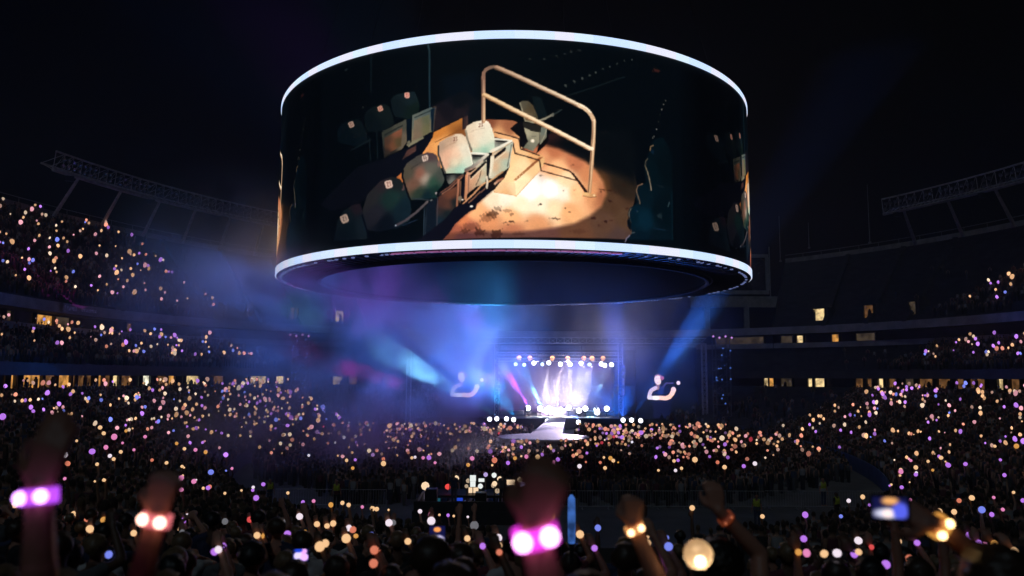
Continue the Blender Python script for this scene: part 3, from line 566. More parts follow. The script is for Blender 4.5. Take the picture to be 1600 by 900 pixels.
('S',[(-2.45,3.61),(-2.48,2.65)],0.035,0.035,(70,44,40),(70,44,40)),
('S',[(-1.47,3.48),(-1.44,3.16),(-1.48,2.84)],0.104,0.104,(226,204,176),(226,204,176)),
('P',[(-2.77,3.55),(-2.65,3.66),(-2.69,2.38),(-2.92,2.31)],[(0,0,9,12,26)],0.024),
('S',[(-2.76,2.02),(-2.19,2.54),(-1.78,2.99),(-1.54,3.16)],0.083,0.083,(196,136,96),(220,160,112)),
('P',[(-3.75,3.67),(-2.85,3.63),(-3.2,3.39),(-3.56,3.12),(-3.71,3.35)],[(-3.64,3.56,26,26,30),(-3.06,3.57,30,28,32),(-3.42,3.37,128,126,114)],0.028),
('P',[(-4.14,2.47),(-3.13,3.03),(-3.15,1.93),(-3.72,1.24),(-4.3,0.73),(-4.35,1.66)],[(-3.99,2.14,70,46,40),(-3.48,2.55,104,60,46),(-3.62,1.98,84,54,44),(-3.26,2.11,22,30,32),(-3.62,1.49,20,30,34),(-4.2,1.12,18,36,46),(-4.13,1.65,46,40,40)],0.028),
('S',[(-4.07,2.61),(-3.56,2.91),(-3.17,3.32),(-2.81,3.59)],0.173,0.173,(36,32,34),(90,60,50)),
('S',[(-3.96,2.61),(-3.49,2.89),(-3.13,3.21),(-2.85,3.49)],0.045,0.045,(158,100,76),(158,100,76)),
('S',[(-4.04,2.7),(-3.53,3.01),(-3.1,3.42)],0.038,0.038,(126,78,60),(126,78,60)),
('S',[(-3.04,3.35),(-3.06,2.67),(-3.11,1.82)],0.124,0.124,(176,112,84),(130,84,62)),
('S',[(-2.6,3.58),(-2.61,3.01),(-2.64,2.27)],0.138,0.138,(212,140,100),(180,120,84)),
('S',[(-2.91,3.27),(-2.94,2.1)],0.035,0.035,(150,100,74),(150,100,74)),
('S',[(-4.22,2.44),(-4.22,1.65),(-4.23,0.87)],0.041,0.041,(64,56,60),(64,56,60)),
('E',(-4.31,2.68),(0.062,0.055),(150,140,140),0.028,1.0),
('E',(-2.94,2.31),(0.117,0.138),(120,104,86),0.041,1.0),
('E',(-2.8,2.24),(0.062,0.045),(226,206,190),0.024,1.0),
('S',[(-6.71,1.01),(-6.11,1.26),(-5.49,1.65),(-4.96,2.09),(-4.81,2.22)],0.138,0.138,(60,54,60),(84,76,76)),
('S',[(-5.74,2.46),(-5.12,2.38),(-4.55,2.28)],0.055,0.055,(44,52,56),(44,52,56)),
('E',(-4.56,2.28),(0.069,0.069),(90,92,92),0.035,1.0),
('E',(-6.73,1.01),(0.048,0.048),(150,160,176),0.028,1.0),
('S',[(-4.96,1.94),(-5.0,1.16),(-5.01,0.37)],0.055,0.055,(42,54,64),(42,54,64)),
('S',[(-4.85,1.94),(-4.89,1.15),(-4.91,0.37)],0.048,0.048,(38,48,58),(38,48,58)),
('S',[(-6.27,0.98),(-5.41,1.25)],0.041,0.041,(30,44,62),(30,44,62)),
('S',[(-4.64,0.96),(-4.67,0.43)],0.104,0.104,(34,42,58),(34,42,58)),
('P',[(-4.81,2.11),(-4.29,2.41),(-4.3,0.87),(-4.78,0.33),(-4.9,0.55)],[(0,0,15,24,34)],0.041),
('P',[(-5.46,0.08),(-4.78,0.47),(-4.23,0.87),(-3.69,1.27),(-3.11,1.89),(-2.76,1.99),(-2.19,2.47),(-1.6,2.92),(-1.35,2.77),(-1.07,2.8),(-1.49,2.42),(-2.01,1.97),(-2.05,1.69),(-2.29,1.63),(-2.61,1.42),(-3.21,0.9),(-3.49,0.49),(-3.89,0.06)],[(0,0,11,12,24)],0.035),
('S',[(-2.44,2.08),(-2.26,2.22),(-2.05,2.43),(-1.84,2.64)],0.069,0.069,(122,82,62),(122,82,62)),
('S',[(-1.77,2.64),(-1.56,2.84)],0.069,0.069,(110,74,58),(110,74,58)),
('E',(-2.29,1.86),(0.076,0.052),(250,240,224),0.021,1.0),
('S',[(-1.67,6.61),(-1.69,8.17),(-1.71,9.13)],0.214,0.214,(196,150,112),(130,92,76)),
('S',[(-1.65,6.65),(-1.67,8.21),(-1.69,9.16)],0.09,0.09,(222,184,142),(150,112,92)),
('S',[(-1.73,6.55),(-1.75,8.11),(-1.77,9.06)],0.056,0.056,(140,100,76),(92,66,56)),
('S',[(-1.71,9.05),(-1.69,9.34),(-1.58,9.52),(-1.37,9.65),(-1.12,9.7),(-0.91,9.64)],0.186,0.186,(132,96,78),(104,84,70)),
('S',[(-0.98,9.66),(-0.13,9.28),(1.65,8.46),(3.45,7.7),(3.74,7.58)],0.242,0.242,(150,112,90),(226,194,158)),
('S',[(-0.95,9.7),(-0.1,9.32),(1.67,8.5),(3.47,7.74),(3.77,7.63)],0.101,0.101,(176,140,112),(255,238,208)),
('S',[(-1.04,9.59),(-0.19,9.2),(1.58,8.38),(3.38,7.62),(3.67,7.5)],0.063,0.063,(96,74,56),(128,92,66)),
('S',[(-1.64,8.1),(-0.12,7.28),(1.64,6.41),(4.21,5.23)],0.242,0.242,(206,162,116),(238,204,166)),
('S',[(-1.62,8.14),(-0.09,7.32),(1.67,6.45),(4.24,5.27)],0.101,0.101,(226,188,142),(255,236,204)),
('S',[(-1.7,8.03),(-0.18,7.2),(1.58,6.33),(4.14,5.14)],0.063,0.063,(136,98,64),(150,108,76)),
('S',[(3.67,7.61),(3.96,7.48),(4.23,7.27),(4.41,7.01),(4.49,6.76)],0.235,0.235,(224,190,154),(206,166,128)),
('S',[(3.71,7.66),(4.04,7.53),(4.3,7.29)],0.083,0.083,(252,232,200),(252,232,200)),
('S',[(4.49,6.83),(4.48,6.21),(4.39,4.93),(4.29,3.84),(4.19,2.72)],0.228,0.228,(206,166,130),(178,130,92)),
('S',[(4.51,6.87),(4.51,6.25),(4.41,4.97),(4.32,3.88),(4.22,2.76)],0.096,0.096,(238,206,168),(206,160,116)),
('S',[(4.42,6.76),(4.42,6.13),(4.32,4.85),(4.23,3.76),(4.13,2.64)],0.059,0.059,(140,104,80),(126,84,58)),
('E',(4.36,5.22),(0.117,0.104),(248,224,190),0.035,1.0),
('P',[(3.79,2.68),(3.97,2.74),(4.57,2.64),(4.6,2.53),(4.23,2.47),(3.82,2.56)],[(3.93,2.63,226,176,118),(4.45,2.56,196,140,90)],0.021),
('S',[(3.82,2.53),(4.27,2.46),(4.6,2.52)],0.035,0.035,(110,66,40),(110,66,40)),
('E',(4.47,2.59),(0.062,0.055),(244,206,156),0.021,1.0),
('P',[(9.66,5.54),(9.63,0.47),(6.28,0.2),(6.57,0.44),(6.77,0.63),(6.62,1.23),(6.5,1.66),(6.63,2.03),(6.96,2.24),(7.13,2.37),(7.01,2.79),(7.1,3.24),(7.45,3.5),(7.75,3.57),(7.68,4.15),(7.6,4.7),(7.87,5.1),(8.05,5.5),(8.15,5.89),(8.43,6.23),(8.99,6.42)],[(6.87,1.51,3,26,36),(7.5,1.38,6,34,46),(7.52,2.84,4,22,30),(7.85,4.17,3,18,24),(8.85,2.06,2,14,20),(9.39,4.74,2,12,17),(7.27,0.38,4,22,32),(8.59,0.49,3,18,26),(8.24,5.9,3,16,22)],0.041),
('S',[(6.71,2.0),(6.59,1.77),(6.6,1.49),(6.7,1.2)],0.045,0.045,(96,84,72),(96,84,72)),
('P',[(6.58,1.56),(6.46,1.29),(6.49,0.97),(6.69,0.73),(6.74,1.13)],[(0,0,5,12,18)],0.021),
('S',[(7.49,3.5),(7.19,3.36),(7.08,3.09),(7.14,2.81),(7.26,2.52)],0.055,0.055,(110,84,66),(110,84,66)),
('S',[(7.14,2.88),(7.26,2.56),(7.3,2.35)],0.083,0.083,(80,68,58),(80,68,58)),
('S',[(7.7,4.56),(7.85,4.24),(7.98,3.81),(8.1,3.2)],0.076,0.076,(90,80,62),(120,108,92)),
('S',[(7.7,4.56),(7.73,4.82),(7.87,4.99)],0.055,0.055,(76,68,56),(76,68,56)),
('S',[(8.05,5.5),(8.1,5.73),(8.28,5.83)],0.062,0.062,(110,88,64),(110,88,64)),
('E',(8.23,5.45),(0.104,0.138),(10,30,44),0.052,1.0),
('S',[(6.32,0.1),(6.42,0.32),(6.61,0.48)],0.048,0.048,(120,110,130),(120,110,130)),
('S',[(6.73,0.63),(6.94,0.68)],0.041,0.041,(60,70,74),(60,70,74)),
('E',(8.66,1.78),(0.173,0.173),(36,48,52),0.104,0.7),
('S',[(9.29,2.4),(9.39,2.64)],0.069,0.069,(44,58,62),(44,58,62)),
('S',[(8.6,3.52),(8.93,3.48)],0.041,0.041,(30,38,42),(30,38,42)),
('E',(7.13,1.89),(0.035,0.035),(70,84,90),0.021,1.0),
('S',[(9.6,3.27),(9.58,0.47)],0.069,0.069,(6,28,36),(6,28,36)),
('S',[(8.24,1.04),(9.07,0.97)],0.041,0.041,(16,40,54),(16,40,54))]

img = paint_screen(ART, -13.6, 10.45, 0, 11.3, .025, (2, 7, 11))
gr = RNG.normal(0, 1, img.shape[:2]); gr = (gr+np.roll(gr, 1, 0)+np.roll(gr, 1, 1)+np.roll(gr, 2, 1))/2
lf = np.kron(RNG.normal(0, 1, (46, 97)), np.ones((10, 10)))[:img.shape[0], :img.shape[1]]
for _ in range(3): lf = (lf+np.roll(lf, 4, 0)+np.roll(lf, -4, 0)+np.roll(lf, 4, 1)+np.roll(lf, -4, 1))/5
img = img*(1+.012*gr+.03*lf)[..., None]+(gr*.6)[..., None]
ul = -13.6+(np.arange(img.shape[1])+.5)*.025; img = img*(.70+.30*np.clip((ul+10.5)/4.5, 0, 1))[None, :, None]; img = np.where(img < 60, img*(.72+.28*np.clip(img, 0, 60)/60), img); img = np.clip(img, 0, 255)/255
img = np.where(img > .04045, ((img+.055)/1.055)**2.4, img/12.92)
PER = 24.05
nu, nv = 1500, 252
th = np.linspace(-rad(84), rad(84), nu+1); zz = np.linspace(ZB1, ZT0, nv+1)
TH, ZZ = np.meshgrid(th, zz); u = (TH*RR+13.6) % PER; v = ZZ-ZB1
iu = np.clip((u/.025).astype(int), 0, img.shape[1]-1); iv = np.clip((v/.025).astype(int), 0, img.shape[0]-1)
pic = (img[iv, iu]+img[np.clip(iv+1, 0, img.shape[0]-1), iu]+img[iv, np.clip(iu+1, 0, img.shape[1]-1)])/3
s_ = TH*RR; dimr = (1-.66*np.clip((s_-10.8)/1.5, 0, 1)*np.clip((18.6-s_)/.8, 0, 1))*(1-.5*np.clip((-12.6-s_)/1.0, 0, 1)*np.clip((s_+18.8)/.6, 0, 1)); pic = pic*dimr[..., None]      # off-axis LED falloff painted in: picture darkened towards both sides
V = np.stack([RR*np.sin(TH), -RR*np.cos(TH), ZZ-ZB0], -1).reshape(-1, 3)
I = np.arange((nv+1)*(nu+1)).reshape(nv+1, nu+1)
F = np.stack([I[:-1, :-1], I[:-1, 1:], I[1:, 1:], I[1:, :-1]], -1).reshape(-1, 4)
M_SCREEN = glow('led_wall', (0, 0, 0), 1.2, (.004, .004, .005), False, 'Col'); M_SCREEN.node_tree.nodes['Principled BSDF'].inputs['Roughness'].default_value = .6
big_mesh('led_wall', V, F, M_SCREEN, pic.reshape(-1, 3).astype(np.float32), ring, True)
mb = MB(); tb = np.linspace(rad(84), 2*math.pi-rad(84), 80)
mb.strip([rp(t, RR, ZB1) for t in tb], [rp(t, RR, ZT0) for t in tb]); mb.build('rear_cladding', M_BLACK, ring)
mb = MB(); tb = np.linspace(0, 2*math.pi, 145); ri = RR-3.0
mb.strip([rp(t, RR-.02, ZB0) for t in tb], [rp(t, ri, ZB0+.02) for t in tb]); mb.build('underside', surf('underside_panel', (.025, .028, .035), .6, .3, .8), ring)
mb = MB(); mb.strip([rp(t, ri, ZB0) for t in tb], [rp(t, ri, ZB0+1.0) for t in tb]); mb.strip([rp(t, ri, ZB0+1.0) for t in tb], [rp(t, ri-.1, ZT0) for t in tb]); mb.build('inner_lining', M_BLACK, ring)
mb = MB(); mb.tube([rp(t, ri+.05, ZB0-.08) for t in tb], .16, 6, None, False); mb.tube([rp(t, ri+.35, ZB0-.02) for t in tb], .06, 5, None, False)
for t in np.linspace(0, 2*math.pi, 145): mb.tube([rp(t, ri+.05, ZB0-.05), rp(t+.02, RR-.1, ZB0-.04)], .035, 4)
mb.build('inner_truss', surf('dark_truss', (.035, .035, .045), .95, .3, 2), ring)
mb = MB(); mb.strip([rp(t, RR, ZT1-.6) for t in tb], [rp(t, ri, ZT1-.6) for t in tb]); mb.build('roof_panel', M_BLACK, ring)
LEDM = [glow('rim_led_'+n, c, 1.62) for n, c in (('cool', (.46, .56, .74)), ('blue', (.42, .54, .78)), ('warm', (.54, .55, .66)), ('pale', (.47, .58, .70)))]
NT = 96; e = 2*math.pi/NT
def rim(z0, z1f, name):
    for k in range(NT):
        a, b = -math.pi+k*e, -math.pi+(k+1)*e; S = np.linspace(a+.00003, b-.00003, 5); mb = MB(); r = RR+.05
        tops = [max(.05, z1f(s)) for s in S]
        mb.strip([rp(s, r, z0) for s in S], [rp(s, r, z0+h) for s, h in zip(S, tops)])
        mb.strip([rp(s, r, z0+h) for s, h in zip(S, tops)], [rp(s, r-.12, z0+h) for s, h in zip(S, tops)])
        mb.strip([rp(s, r-.12, z0) for s in S], [rp(s, r, z0) for s in S])
        mb.build(name, LEDM[(k*k*3+k*5+(k//3)) % 4 if k % 5 else 2], ring)
rim(ZB0+.05, lambda s: ZB1-ZB0-.06, 'bottom_led_tile')
rim(ZT0+.004, lambda s: (ZT1-ZT0)*.86*max(0, math.cos(s))**.62, 'top_led_tile')
pix = MB()
for k in range(300):
    if random.random() < .45: continue
    t = 2*math.pi*k/300; c = rp(t, RR-.35, ZB0-.05); pix.box(c, (.16, .16, .07), t)
tag(pix.build('underside_led', glow('underside_led', (.35, .45, 1), .32, sampled=False), ring), kind='stuff')
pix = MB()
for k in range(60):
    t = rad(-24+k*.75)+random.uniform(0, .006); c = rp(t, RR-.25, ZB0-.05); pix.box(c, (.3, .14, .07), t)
tag(pix.build('underside_glint', glow('underside_glint', (.9, .3, .75), .28, sampled=False), ring), kind='stuff')  # pink glint under the rim imitated by small glowing blocks
M_WIRE = surf('steel_wire', (.03, .03, .03), .5, .1, 5)
for k in range(8):
    t = rad(22.5+45*k); mb = MB(); mb.tube([rp(t, RR-1.5, ZT1-.6), rp(t, RR-6, ZT1+16)], .02, 4); mb.build('suspension_wire', M_WIRE, ring)

SIDE = [('P',[(2.8,4.91),(3.43,5.23),(4.28,5.12),(5.44,4.7),(5.76,4.07),(5.55,3.01),(5.33,1.11),(5.23,0.05),(2.48,0.05),(2.48,2.17),(2.27,3.64)],[(0,0,9,15,46)],0.32),('P',[(3.22,5.12),(4.49,5.33),(4.28,4.07),(3.43,3.64)],[(0,0,26,44,110)],0.42),('S',[(3.33,5.55),(3.33,4.91)],0.53,0.53,(150,110,130),(150,110,130)),('S',[(2.96,4.97),(2.27,4.6),(2.01,4.07),(1.9,3.43)],0.65,0.65,(214,190,214),(220,200,226)),('S',[(1.9,3.41),(2.69,3.37),(3.54,3.39)],0.63,0.63,(224,214,236),(236,226,240)),('S',[(3.64,3.39),(4.6,3.31),(5.23,3.54),(5.65,4.07)],0.7,0.7,(250,206,196),(252,200,180)),('S',[(5.65,4.07),(5.91,4.6)],0.76,0.76,(246,204,200),(246,204,200)),('E',(5.89,4.75),(0.42,0.42),(240,202,214),0.16,1.0),('S',[(2.85,3.37),(3.17,3.35)],0.68,0.68,(255,250,255),(255,250,255)),('E',(3.33,6.34),(0.55,0.78),(254,224,224),0.16,1.0),('E',(3.49,5.97),(0.38,0.49),(255,230,222),0.16,1.0),('E',(4.07,6.6),(0.32,0.36),(160,84,120),0.17,1.0),('S',[(2.91,6.97),(3.43,7.11),(3.86,6.94)],0.21,0.21,(170,120,150),(170,120,150)),('S',[(3.12,6.5),(3.64,6.54)],0.1,0.1,(214,170,176),(214,170,176)),('S',[(3.22,5.81),(3.59,5.83)],0.1,0.1,(206,140,150),(206,140,150)),('S',[(3.43,6.39),(3.5,6.07)],0.08,0.08,(226,180,180),(226,180,180)),('S',[(4.17,5.12),(4.7,5.76),(5.86,5.76)],0.25,0.25,(70,62,120),(70,62,120)),('E',(6.71,5.82),(0.32,0.33),(248,220,250),0.16,1.0)]
# ------------------------------------------------------------------ the stage
SX = 7.2
M_SKIRT = surf('stage_skirt', (.03, .03, .035), .8, .3, 2)
stage = thing('concert_stage', 'brightly lit concert stage with a catwalk running out to a round platform', 'stage', (SX, 132, 0))
def sl(mb): mb.v = [(x-SX, y-132, z) for x, y, z in mb.v]; return mb
mb = MB(); mb.box((SX, 134, 1.68), (23.6, 14.5, .14)); sl(mb).build('main_deck', M_STAGE, stage)
mb = MB(); mb.box((SX, 134, .8), (23.2, 14.1, 1.6)); sl(mb).build('skirt', M_SKIRT, stage)
mb = MB(); a, b = Vector((SX-.2, 126.7, 0)), Vector((3.5, 88.2, 0)); n = Vector(((a-b).y, -(a-b).x, 0)).normalized()
for z0, z1, w in ((0, 1.62, 1.05), (1.62, 1.8, 1.2)):
    k = len(mb.v)
    for z in (z0, z1):
        for p in (a-n*w, a+n*w, b+n*w*1.5, b-n*w*1.5): mb.v.append((p.x, p.y, z))
    mb.f += [tuple(k+i for i in q) for q in ((4, 5, 6, 7), (0, 1, 5, 4), (1, 2, 6, 5), (2, 3, 7, 6), (3, 0, 4, 7))]
sl(mb).build('catwalk', M_STAGE, stage)
mb = MB(); mb.lathe([(4.6, 0), (4.6, 1.65), (4.8, 1.67), (4.8, 1.86), (4.5, 1.9)], 36, (3.2, 85.2, 0)); sl(mb).build('round_platform', M_STAGE, stage)
for x, y, w, d_, h in ((SX, 136.5, 6.5, 4, 1.1), (0.5, 135.5, 5, 3, .7), (14.2, 135.5, 5, 3, .7)):
    mb = MB(); mb.box((x, y, 1.75+h/2), (w, d_, h)); sl(mb).build('riser', M_STAGE, stage)
vw = thing('video_wall', 'dim violet video wall standing at the back of the stage', 'screen', (SX, 141.6, 0))
mb = MB(); mb.box((0, 0, 6.5), (20, .4, 9.2)); mb.build('display', glow('video_wall_picture', (.30, .16, .60), .20, (.02, .02, .03), True, None, .25), vw)
mb = MB()
for x in (-10.2, 10.2): mb.box((x, 0, 6), (.4, .6, 12))
mb.box((0, 0, 11.4), (20, .6, .4)); mb.build('frame', M_BLACK, vw)
for x in (-6, 0, 6):
    mb = MB(); mb.box((x, .8, 3.2), (.3, 1.2, 6.4)); mb.build('leg', M_BLACK, vw)

rt = thing('stage_roof_truss', 'long horizontal lighting truss on towers above the stage', 'truss', (SX-6, 130, 0))
def lattice(mb, a, b, w, n, r=.06, r2=.035):
    a, b = Vector(a), Vector(b); d_ = (b-a).normalized(); s = d_.cross(Vector((0, 1, 0)) if abs(d_.y) < .9 else Vector((1, 0, 0))).normalized()*w/2; t = d_.cross(s).normalized()*w/2
    cs = [s+t, s-t, -s-t, -s+t]
    for c in cs: mb.tube([a+c, b+c], r, 4)
    for i in range(n):
        p, q = a+(b-a)*i/n, a+(b-a)*(i+1)/n
        for j in range(4): mb.tube([p+cs[j], q+cs[(j+1) % 4]], r2, 3); mb.tube([p+cs[j], p+cs[(j+1) % 4]], r2, 3)
ox, oy = SX-6, 130
def rl(name, segs, w):
    mb = MB()
    for a, b, n in segs: lattice(mb, (a[0]-ox, a[1]-oy, a[2]), (b[0]-ox, b[1]-oy, b[2]), w, n)
    return mb.build(name, M_STEEL, rt)
rl('main_beam', [((-17, 130, 13.9), (31, 130, 13.9), 40)], .9)
rl('lamp_bar', [((-2.6, 129.6, 11.75), (17.4, 129.6, 11.75), 20)], .45)
rl('lamp_bar', [((-2.6, 128.6, 10.75), (17.4, 128.6, 10.75), 20)], .45)
for x in (-2.6, 17.3, -16.8, 30.8): rl('tower', [((x, 130.6, 0), (x, 130.6, 13.5), 14)], .7)
mb = MB()
for x in (-2.2, 4, 11, 17):
    mb.tube([(x-ox, -.4, 11.9), (x-ox, -.2, 13.5)], .04, 4); mb.tube([(x-ox, -1.4, 10.9), (x-ox, -.3, 13.5)], .04, 4)
mb.build('hanger', M_BLACK, rt)
for x, lb in ((-2.4, 'tall thin line of loudspeakers hung at the left edge of the stage'), (17.1, 'tall thin line of loudspeakers hung at the right edge of the stage')):
    pa = thing('line_array', lb, 'loudspeaker', (x, 127.8, 5.2), 'loudspeakers hung beside the stage')
    for k in range(9):
        mb = MB(); mb.box((0, -.012*k*k, .3+k*.53), (.95, .7, .5)); mb.build('speaker_box', M_BLACK, pa)
    mb = MB(); mb.tube([(0, 0, 5), (0, 1.2, 8.5)], .04, 4); mb.build('chain', M_BLACK, pa)
    mb = MB()
    for k in (0, 1, 3, 4, 6, 8): mb.box((.2, -.36-.012*k*k, .3+k*.53), (.3, .03, .42))
    mb.build('led_strip', glow('array_led', (.45, .4, .9), .4, sampled=False), pa)

# side screens that show the performer
def side_screen(x, y, z, label):
    s = thing('side_screen', label, 'screen', (x, y, 0), 'side screens')
    W, H, st = 9.4, 11.3, .06
    im = np.clip(paint_screen(SIDE, 0, W, 0, H, st, (2, 7, 22)), 0, 255)/255; im = np.where(im > .04045, ((im+.055)/1.055)**2.4, im/12.92)
    ny, nx = im.shape[:2]; gx, gz = np.meshgrid(np.arange(nx)*st, np.arange(ny)*st)
    V = np.stack([gx-W/2, gx*0, gz+z], -1).reshape(-1, 3); I = np.arange(nx*ny).reshape(ny, nx)
    F = np.stack([I[:-1, :-1], I[:-1, 1:], I[1:, 1:], I[1:, :-1]], -1).reshape(-1, 4)
    big_mesh('display', V, F, M_SIDE, im.reshape(-1, 3).astype(np.float32), s)
    mb = MB()
    for dx in (-W/2-.15, W/2+.15): mb.box((dx, .2, z+H/2), (.3, .5, H+.5))
    mb.box((0, .2, z+H+.15), (W, .5, .3)); mb.box((0, .2, z-.15), (W, .5, .3)); mb.box((0, .5, z+H/2), (W, .3, H)); mb.build('frame', M_BLACK, s)
    for dx in (-W/2, W/2):
        mb = MB(); mb.box((dx, 1.0, z/2+1.5), (.35, .35, z+3)); mb.build('leg', M_BLACK, s)
M_SIDE = glow('side_screen_picture', (0, 0, 0), 1.6, (.01, .01, .012), False, 'Col')
side_screen(-7.1, 133, 1.75, 'side screen left of the stage showing a performer in a dark shirt')
side_screen(25.1, 133, 1.4, 'side screen right of the stage showing a performer in a dark shirt')

# stage lamps
LENS = {k: glow('lens_'+k, c, s) for k, c, s in (('orange', (1, .42, .16), 3.0), ('white', (1, .86, .9), 4), ('ice', (.55, .72, 1), 3), ('hot', (.86, .9, 1), 6))}
LENS['hot_small'] = LENS['hot']
def lamp_proto(kind, r, label, group, hang):
    t = thing('stage_light', label, 'stage light', (0, 0, 0), group)
    mb = MB(); mb.lathe([(r*.55, .75), (r*.95, .55), (r*1.05, .02), (r*.98, .02), (r*.98, .1)], 14)
    h = mb.build('housing', M_BLACK, t); h.rotation_euler = (rad(-90), 0, 0)
    mb = MB(); mb.lathe([(.02, -.03), (r*.5, -.02), (r*.95, .06), (r*.9, .08)], 16); o = mb.build('lens', LENS[kind], t, True); o.rotation_euler = (rad(-90), 0, 0)
    mb = MB()
    if hang:
        for s_ in (-1, 1): mb.tube([(s_*r*1.1, .3, 0), (s_*r*1.1, .3, r*1.3)], .03, 4)
        mb.tube([(-r*1.1, .3, r*1.3), (r*1.1, .3, r*1.3)], .03, 4); mb.tube([(0, .3, r*1.3), (0, .3, r*1.3+.3)], .04, 4)
    else:
        for s_ in (-1, 1): mb.tube([(s_*r*1.1, .3, 0), (s_*r*1.1, .3, -r*1.3)], .03, 4)
        mb.tube([(-r*1.1, .3, -r*1.3), (r*1.1, .3, -r*1.3)], .03, 4); mb.box((0, .3, -r*1.3-.06), (r*1.4, .5, .12))
    mb.build('yoke', M_BLACK, t); return t
LAMPS = {}
ORD = ('leftmost', 'second', 'third', 'fourth', 'fifth', 'sixth', 'seventh', 'eighth', 'ninth', 'tenth', 'eleventh', 'twelfth', 'thirteenth', 'fourteenth', 'fifteenth', 'sixteenth', 'seventeenth')
def place_word(i, n): return 'rightmost' if i == n-1 else 'leftmost' if i == 0 else ORD[i]+' from left'
def lamps(key, kind, r, label, group, hang, pts):
    p0 = lamp_proto(kind, r, label, group, hang); LAMPS[key] = []
    for i, p in enumerate(pts):
        o = p0 if i == 0 else dup(p0, p); o.location = p; LAMPS[key].append(o); o['label'] = '%s, %s' % (label, place_word(i, len(pts)))
XS = .1025
lamps('warm', 'orange', .40, 'orange glowing lamp in the upper row over the stage', 'orange lamps over the stage', True, [((x-800)*XS-.2, 129.2, 11.05) for x in (811, 828, 863, 887, 912, 925, 942)])
lamps('cool', 'ice', .31, 'small pale blue lamp in the lower row over the stage', 'pale blue lamps over the stage', True, [((x-800)*XS-.2, 128.2, 10.05+dz) for x, dz in ((806, 0), (819, -.08), (847, .0), (920, 0))])
lamps('coolw', 'hot', .37, 'white lamp in the lower row over the stage', 'white lamps over the stage', True, [((x-800)*XS-.2, 128.2, 10.05+dz) for x, dz in ((834, .2), (857, .25), (875, .05), (890, 0), (907, .2), (938, .1), (943.5, -.12), (954, 0))])
lamps('floor', 'hot', .46, 'dazzling white floor lamp among the players on stage', 'white lamps on the stage floor', False, [((x-800)*.1048-.2, 132-dy, z) for x, dy, z in ((825, 0, 3.05), (844, 0, 3.0), (857, 0, 3.0), (862.5, .6, 2.75), (888, 0, 3.15), (903, 1, 2.7), (914, 0, 3.0), (930.5, .6, 2.85), (947, 0, 3.0), (931, 1.2, 2.45))])
lamps('front', 'hot', .36, 'dazzling white lamp along the front edge of the stage', 'white lamps along the stage front', False, [((x-800)*.1-.2, 125.8, z) for x, z in ((766, 1.55), (777, 1.62), (792, 1.62), (803, 1.5), (855, 1.3), (903, 1.15), (972, 1.5), (985, 1.5), (999, 1.42))])
for o in LAMPS['front']:      # each front lamp stands on a small case
    c = o.location; mb = MB(); mb.box((0, .3, -.6-(c.z-1.1)*.5), (.7, .6, c.z-.6)); mb.build('case', M_BLACK, o)
for o in LAMPS['floor']:
    c = o.location; mb = MB(); mb.tube([(0, .3, -.66), (0, .3, -(c.z-1.75))], .06, 5); mb.box((0, .3, -(c.z-1.75)+.03), (.6, .6, .06)); mb.build('stand', M_BLACK, o)
def beam(owner, loc, target, angle, color, power, blend=.35, size=.15):
    """The light a stage lamp throws, belonging to that lamp."""
    d = bpy.data.lights.new('beam', 'SPOT'); d.energy = power; d.color = color; d.spot_size = rad(angle); d.spot_blend = blend; d.shadow_soft_size = size
    o = bpy.data.objects.new('beam', d); C.objects.link(o); o.parent = owner
    o.location = Vector(loc)-owner.location
    o.rotation_euler = (Vector(target)-Vector(loc)).to_track_quat('-Z', 'Y').to_euler(); return o
K = 1e4
def from_lamp(key, i, target, angle, color, power, off=(0, -.6, .5), **kw):
    o = LAMPS[key][i]; return beam(o, o.location+Vector(off), target, angle, color, power*K, **kw)
from_lamp('front', 1, (-21.5, 112, 14), 12, (.22, .66, 1), 30)                 # long pale blue shaft to the left
from_lamp('front', 2, (-11, 118, 11.5), 9, (.45, .65, 1), 6)
from_lamp('front', 0, (-17, 119, 6.9), 8, (.9, .05, .75), 13)                 # magenta shaft under it
from_lamp('front', 7, (28.5, 118, 19), 11, (.04, .2, 1), 28)                   # blue shafts to the right
from_lamp('front', 6, (14, 118, 22), 15, (.02, .13, 1), 26)
from_lamp('front', 8, (25, 121, 11), 9, (.10, .32, 1), 9)
from_lamp('floor', 0, (-10.5, 114, 23), 11, (.50, .04, .85), 48)                # violet and teal shafts up to the ring
from_lamp('floor', 1, (-5, 110, 23.5), 10, (.06, .42, .9), 40)
from_lamp('floor', 2, (-2.5, 128, 10), 12, (.8, .85, 1), 1.5)
for k, tx, col, pw in ((1, 4.6, (1, .9, .85), 1.0), (2, 6.6, (1, .82, .6), 1.2), (3, 8.0, (1, .85, .7), 1.2), (4, 9.5, (.6, .7, 1), 1.0), (6, 12.6, (.3, .75, 1), 1.4)):
    from_lamp('coolw', k, (tx, 130.5, 1.8), 13, col, pw*7, (0, -.5, -.3))
for k, tx, tz in ((0, -2, 9), (3, 3, 13), (6, 13, 12), (8, 18, 9)):        # thin white fans up from the floor lamps
    from_lamp('floor', k, (tx, 127, tz), 6, (.8, .78, 1), 7, (0, -.6, .5))
from_lamp('cool', 0, (4.5, 130, 2), 20, (.65, .85, 1), 1.2, (0, -.5, -.3))
from_lamp('warm', 3, (SX, 133, 2), 60, (1, .78, .62), 2.0, (0, -.9, -.3))
from_lamp('warm', 4, (5.4, 108, 1.6), 18, (.86, .74, 1), 10, (0, -1.7, -1.1), blend=.8)
from_lamp('warm', 5, (3.2, 86.5, 1.6), 12, (.82, .68, 1), 20, (0, -1.7, -1.1), blend=.8)
from_lamp('floor', 3, (7, 139, 6), 110, (.80, .66, 1), 2.6, (0, .8, .3), blend=.9, size=1.0)       # glow of the smoke round the players
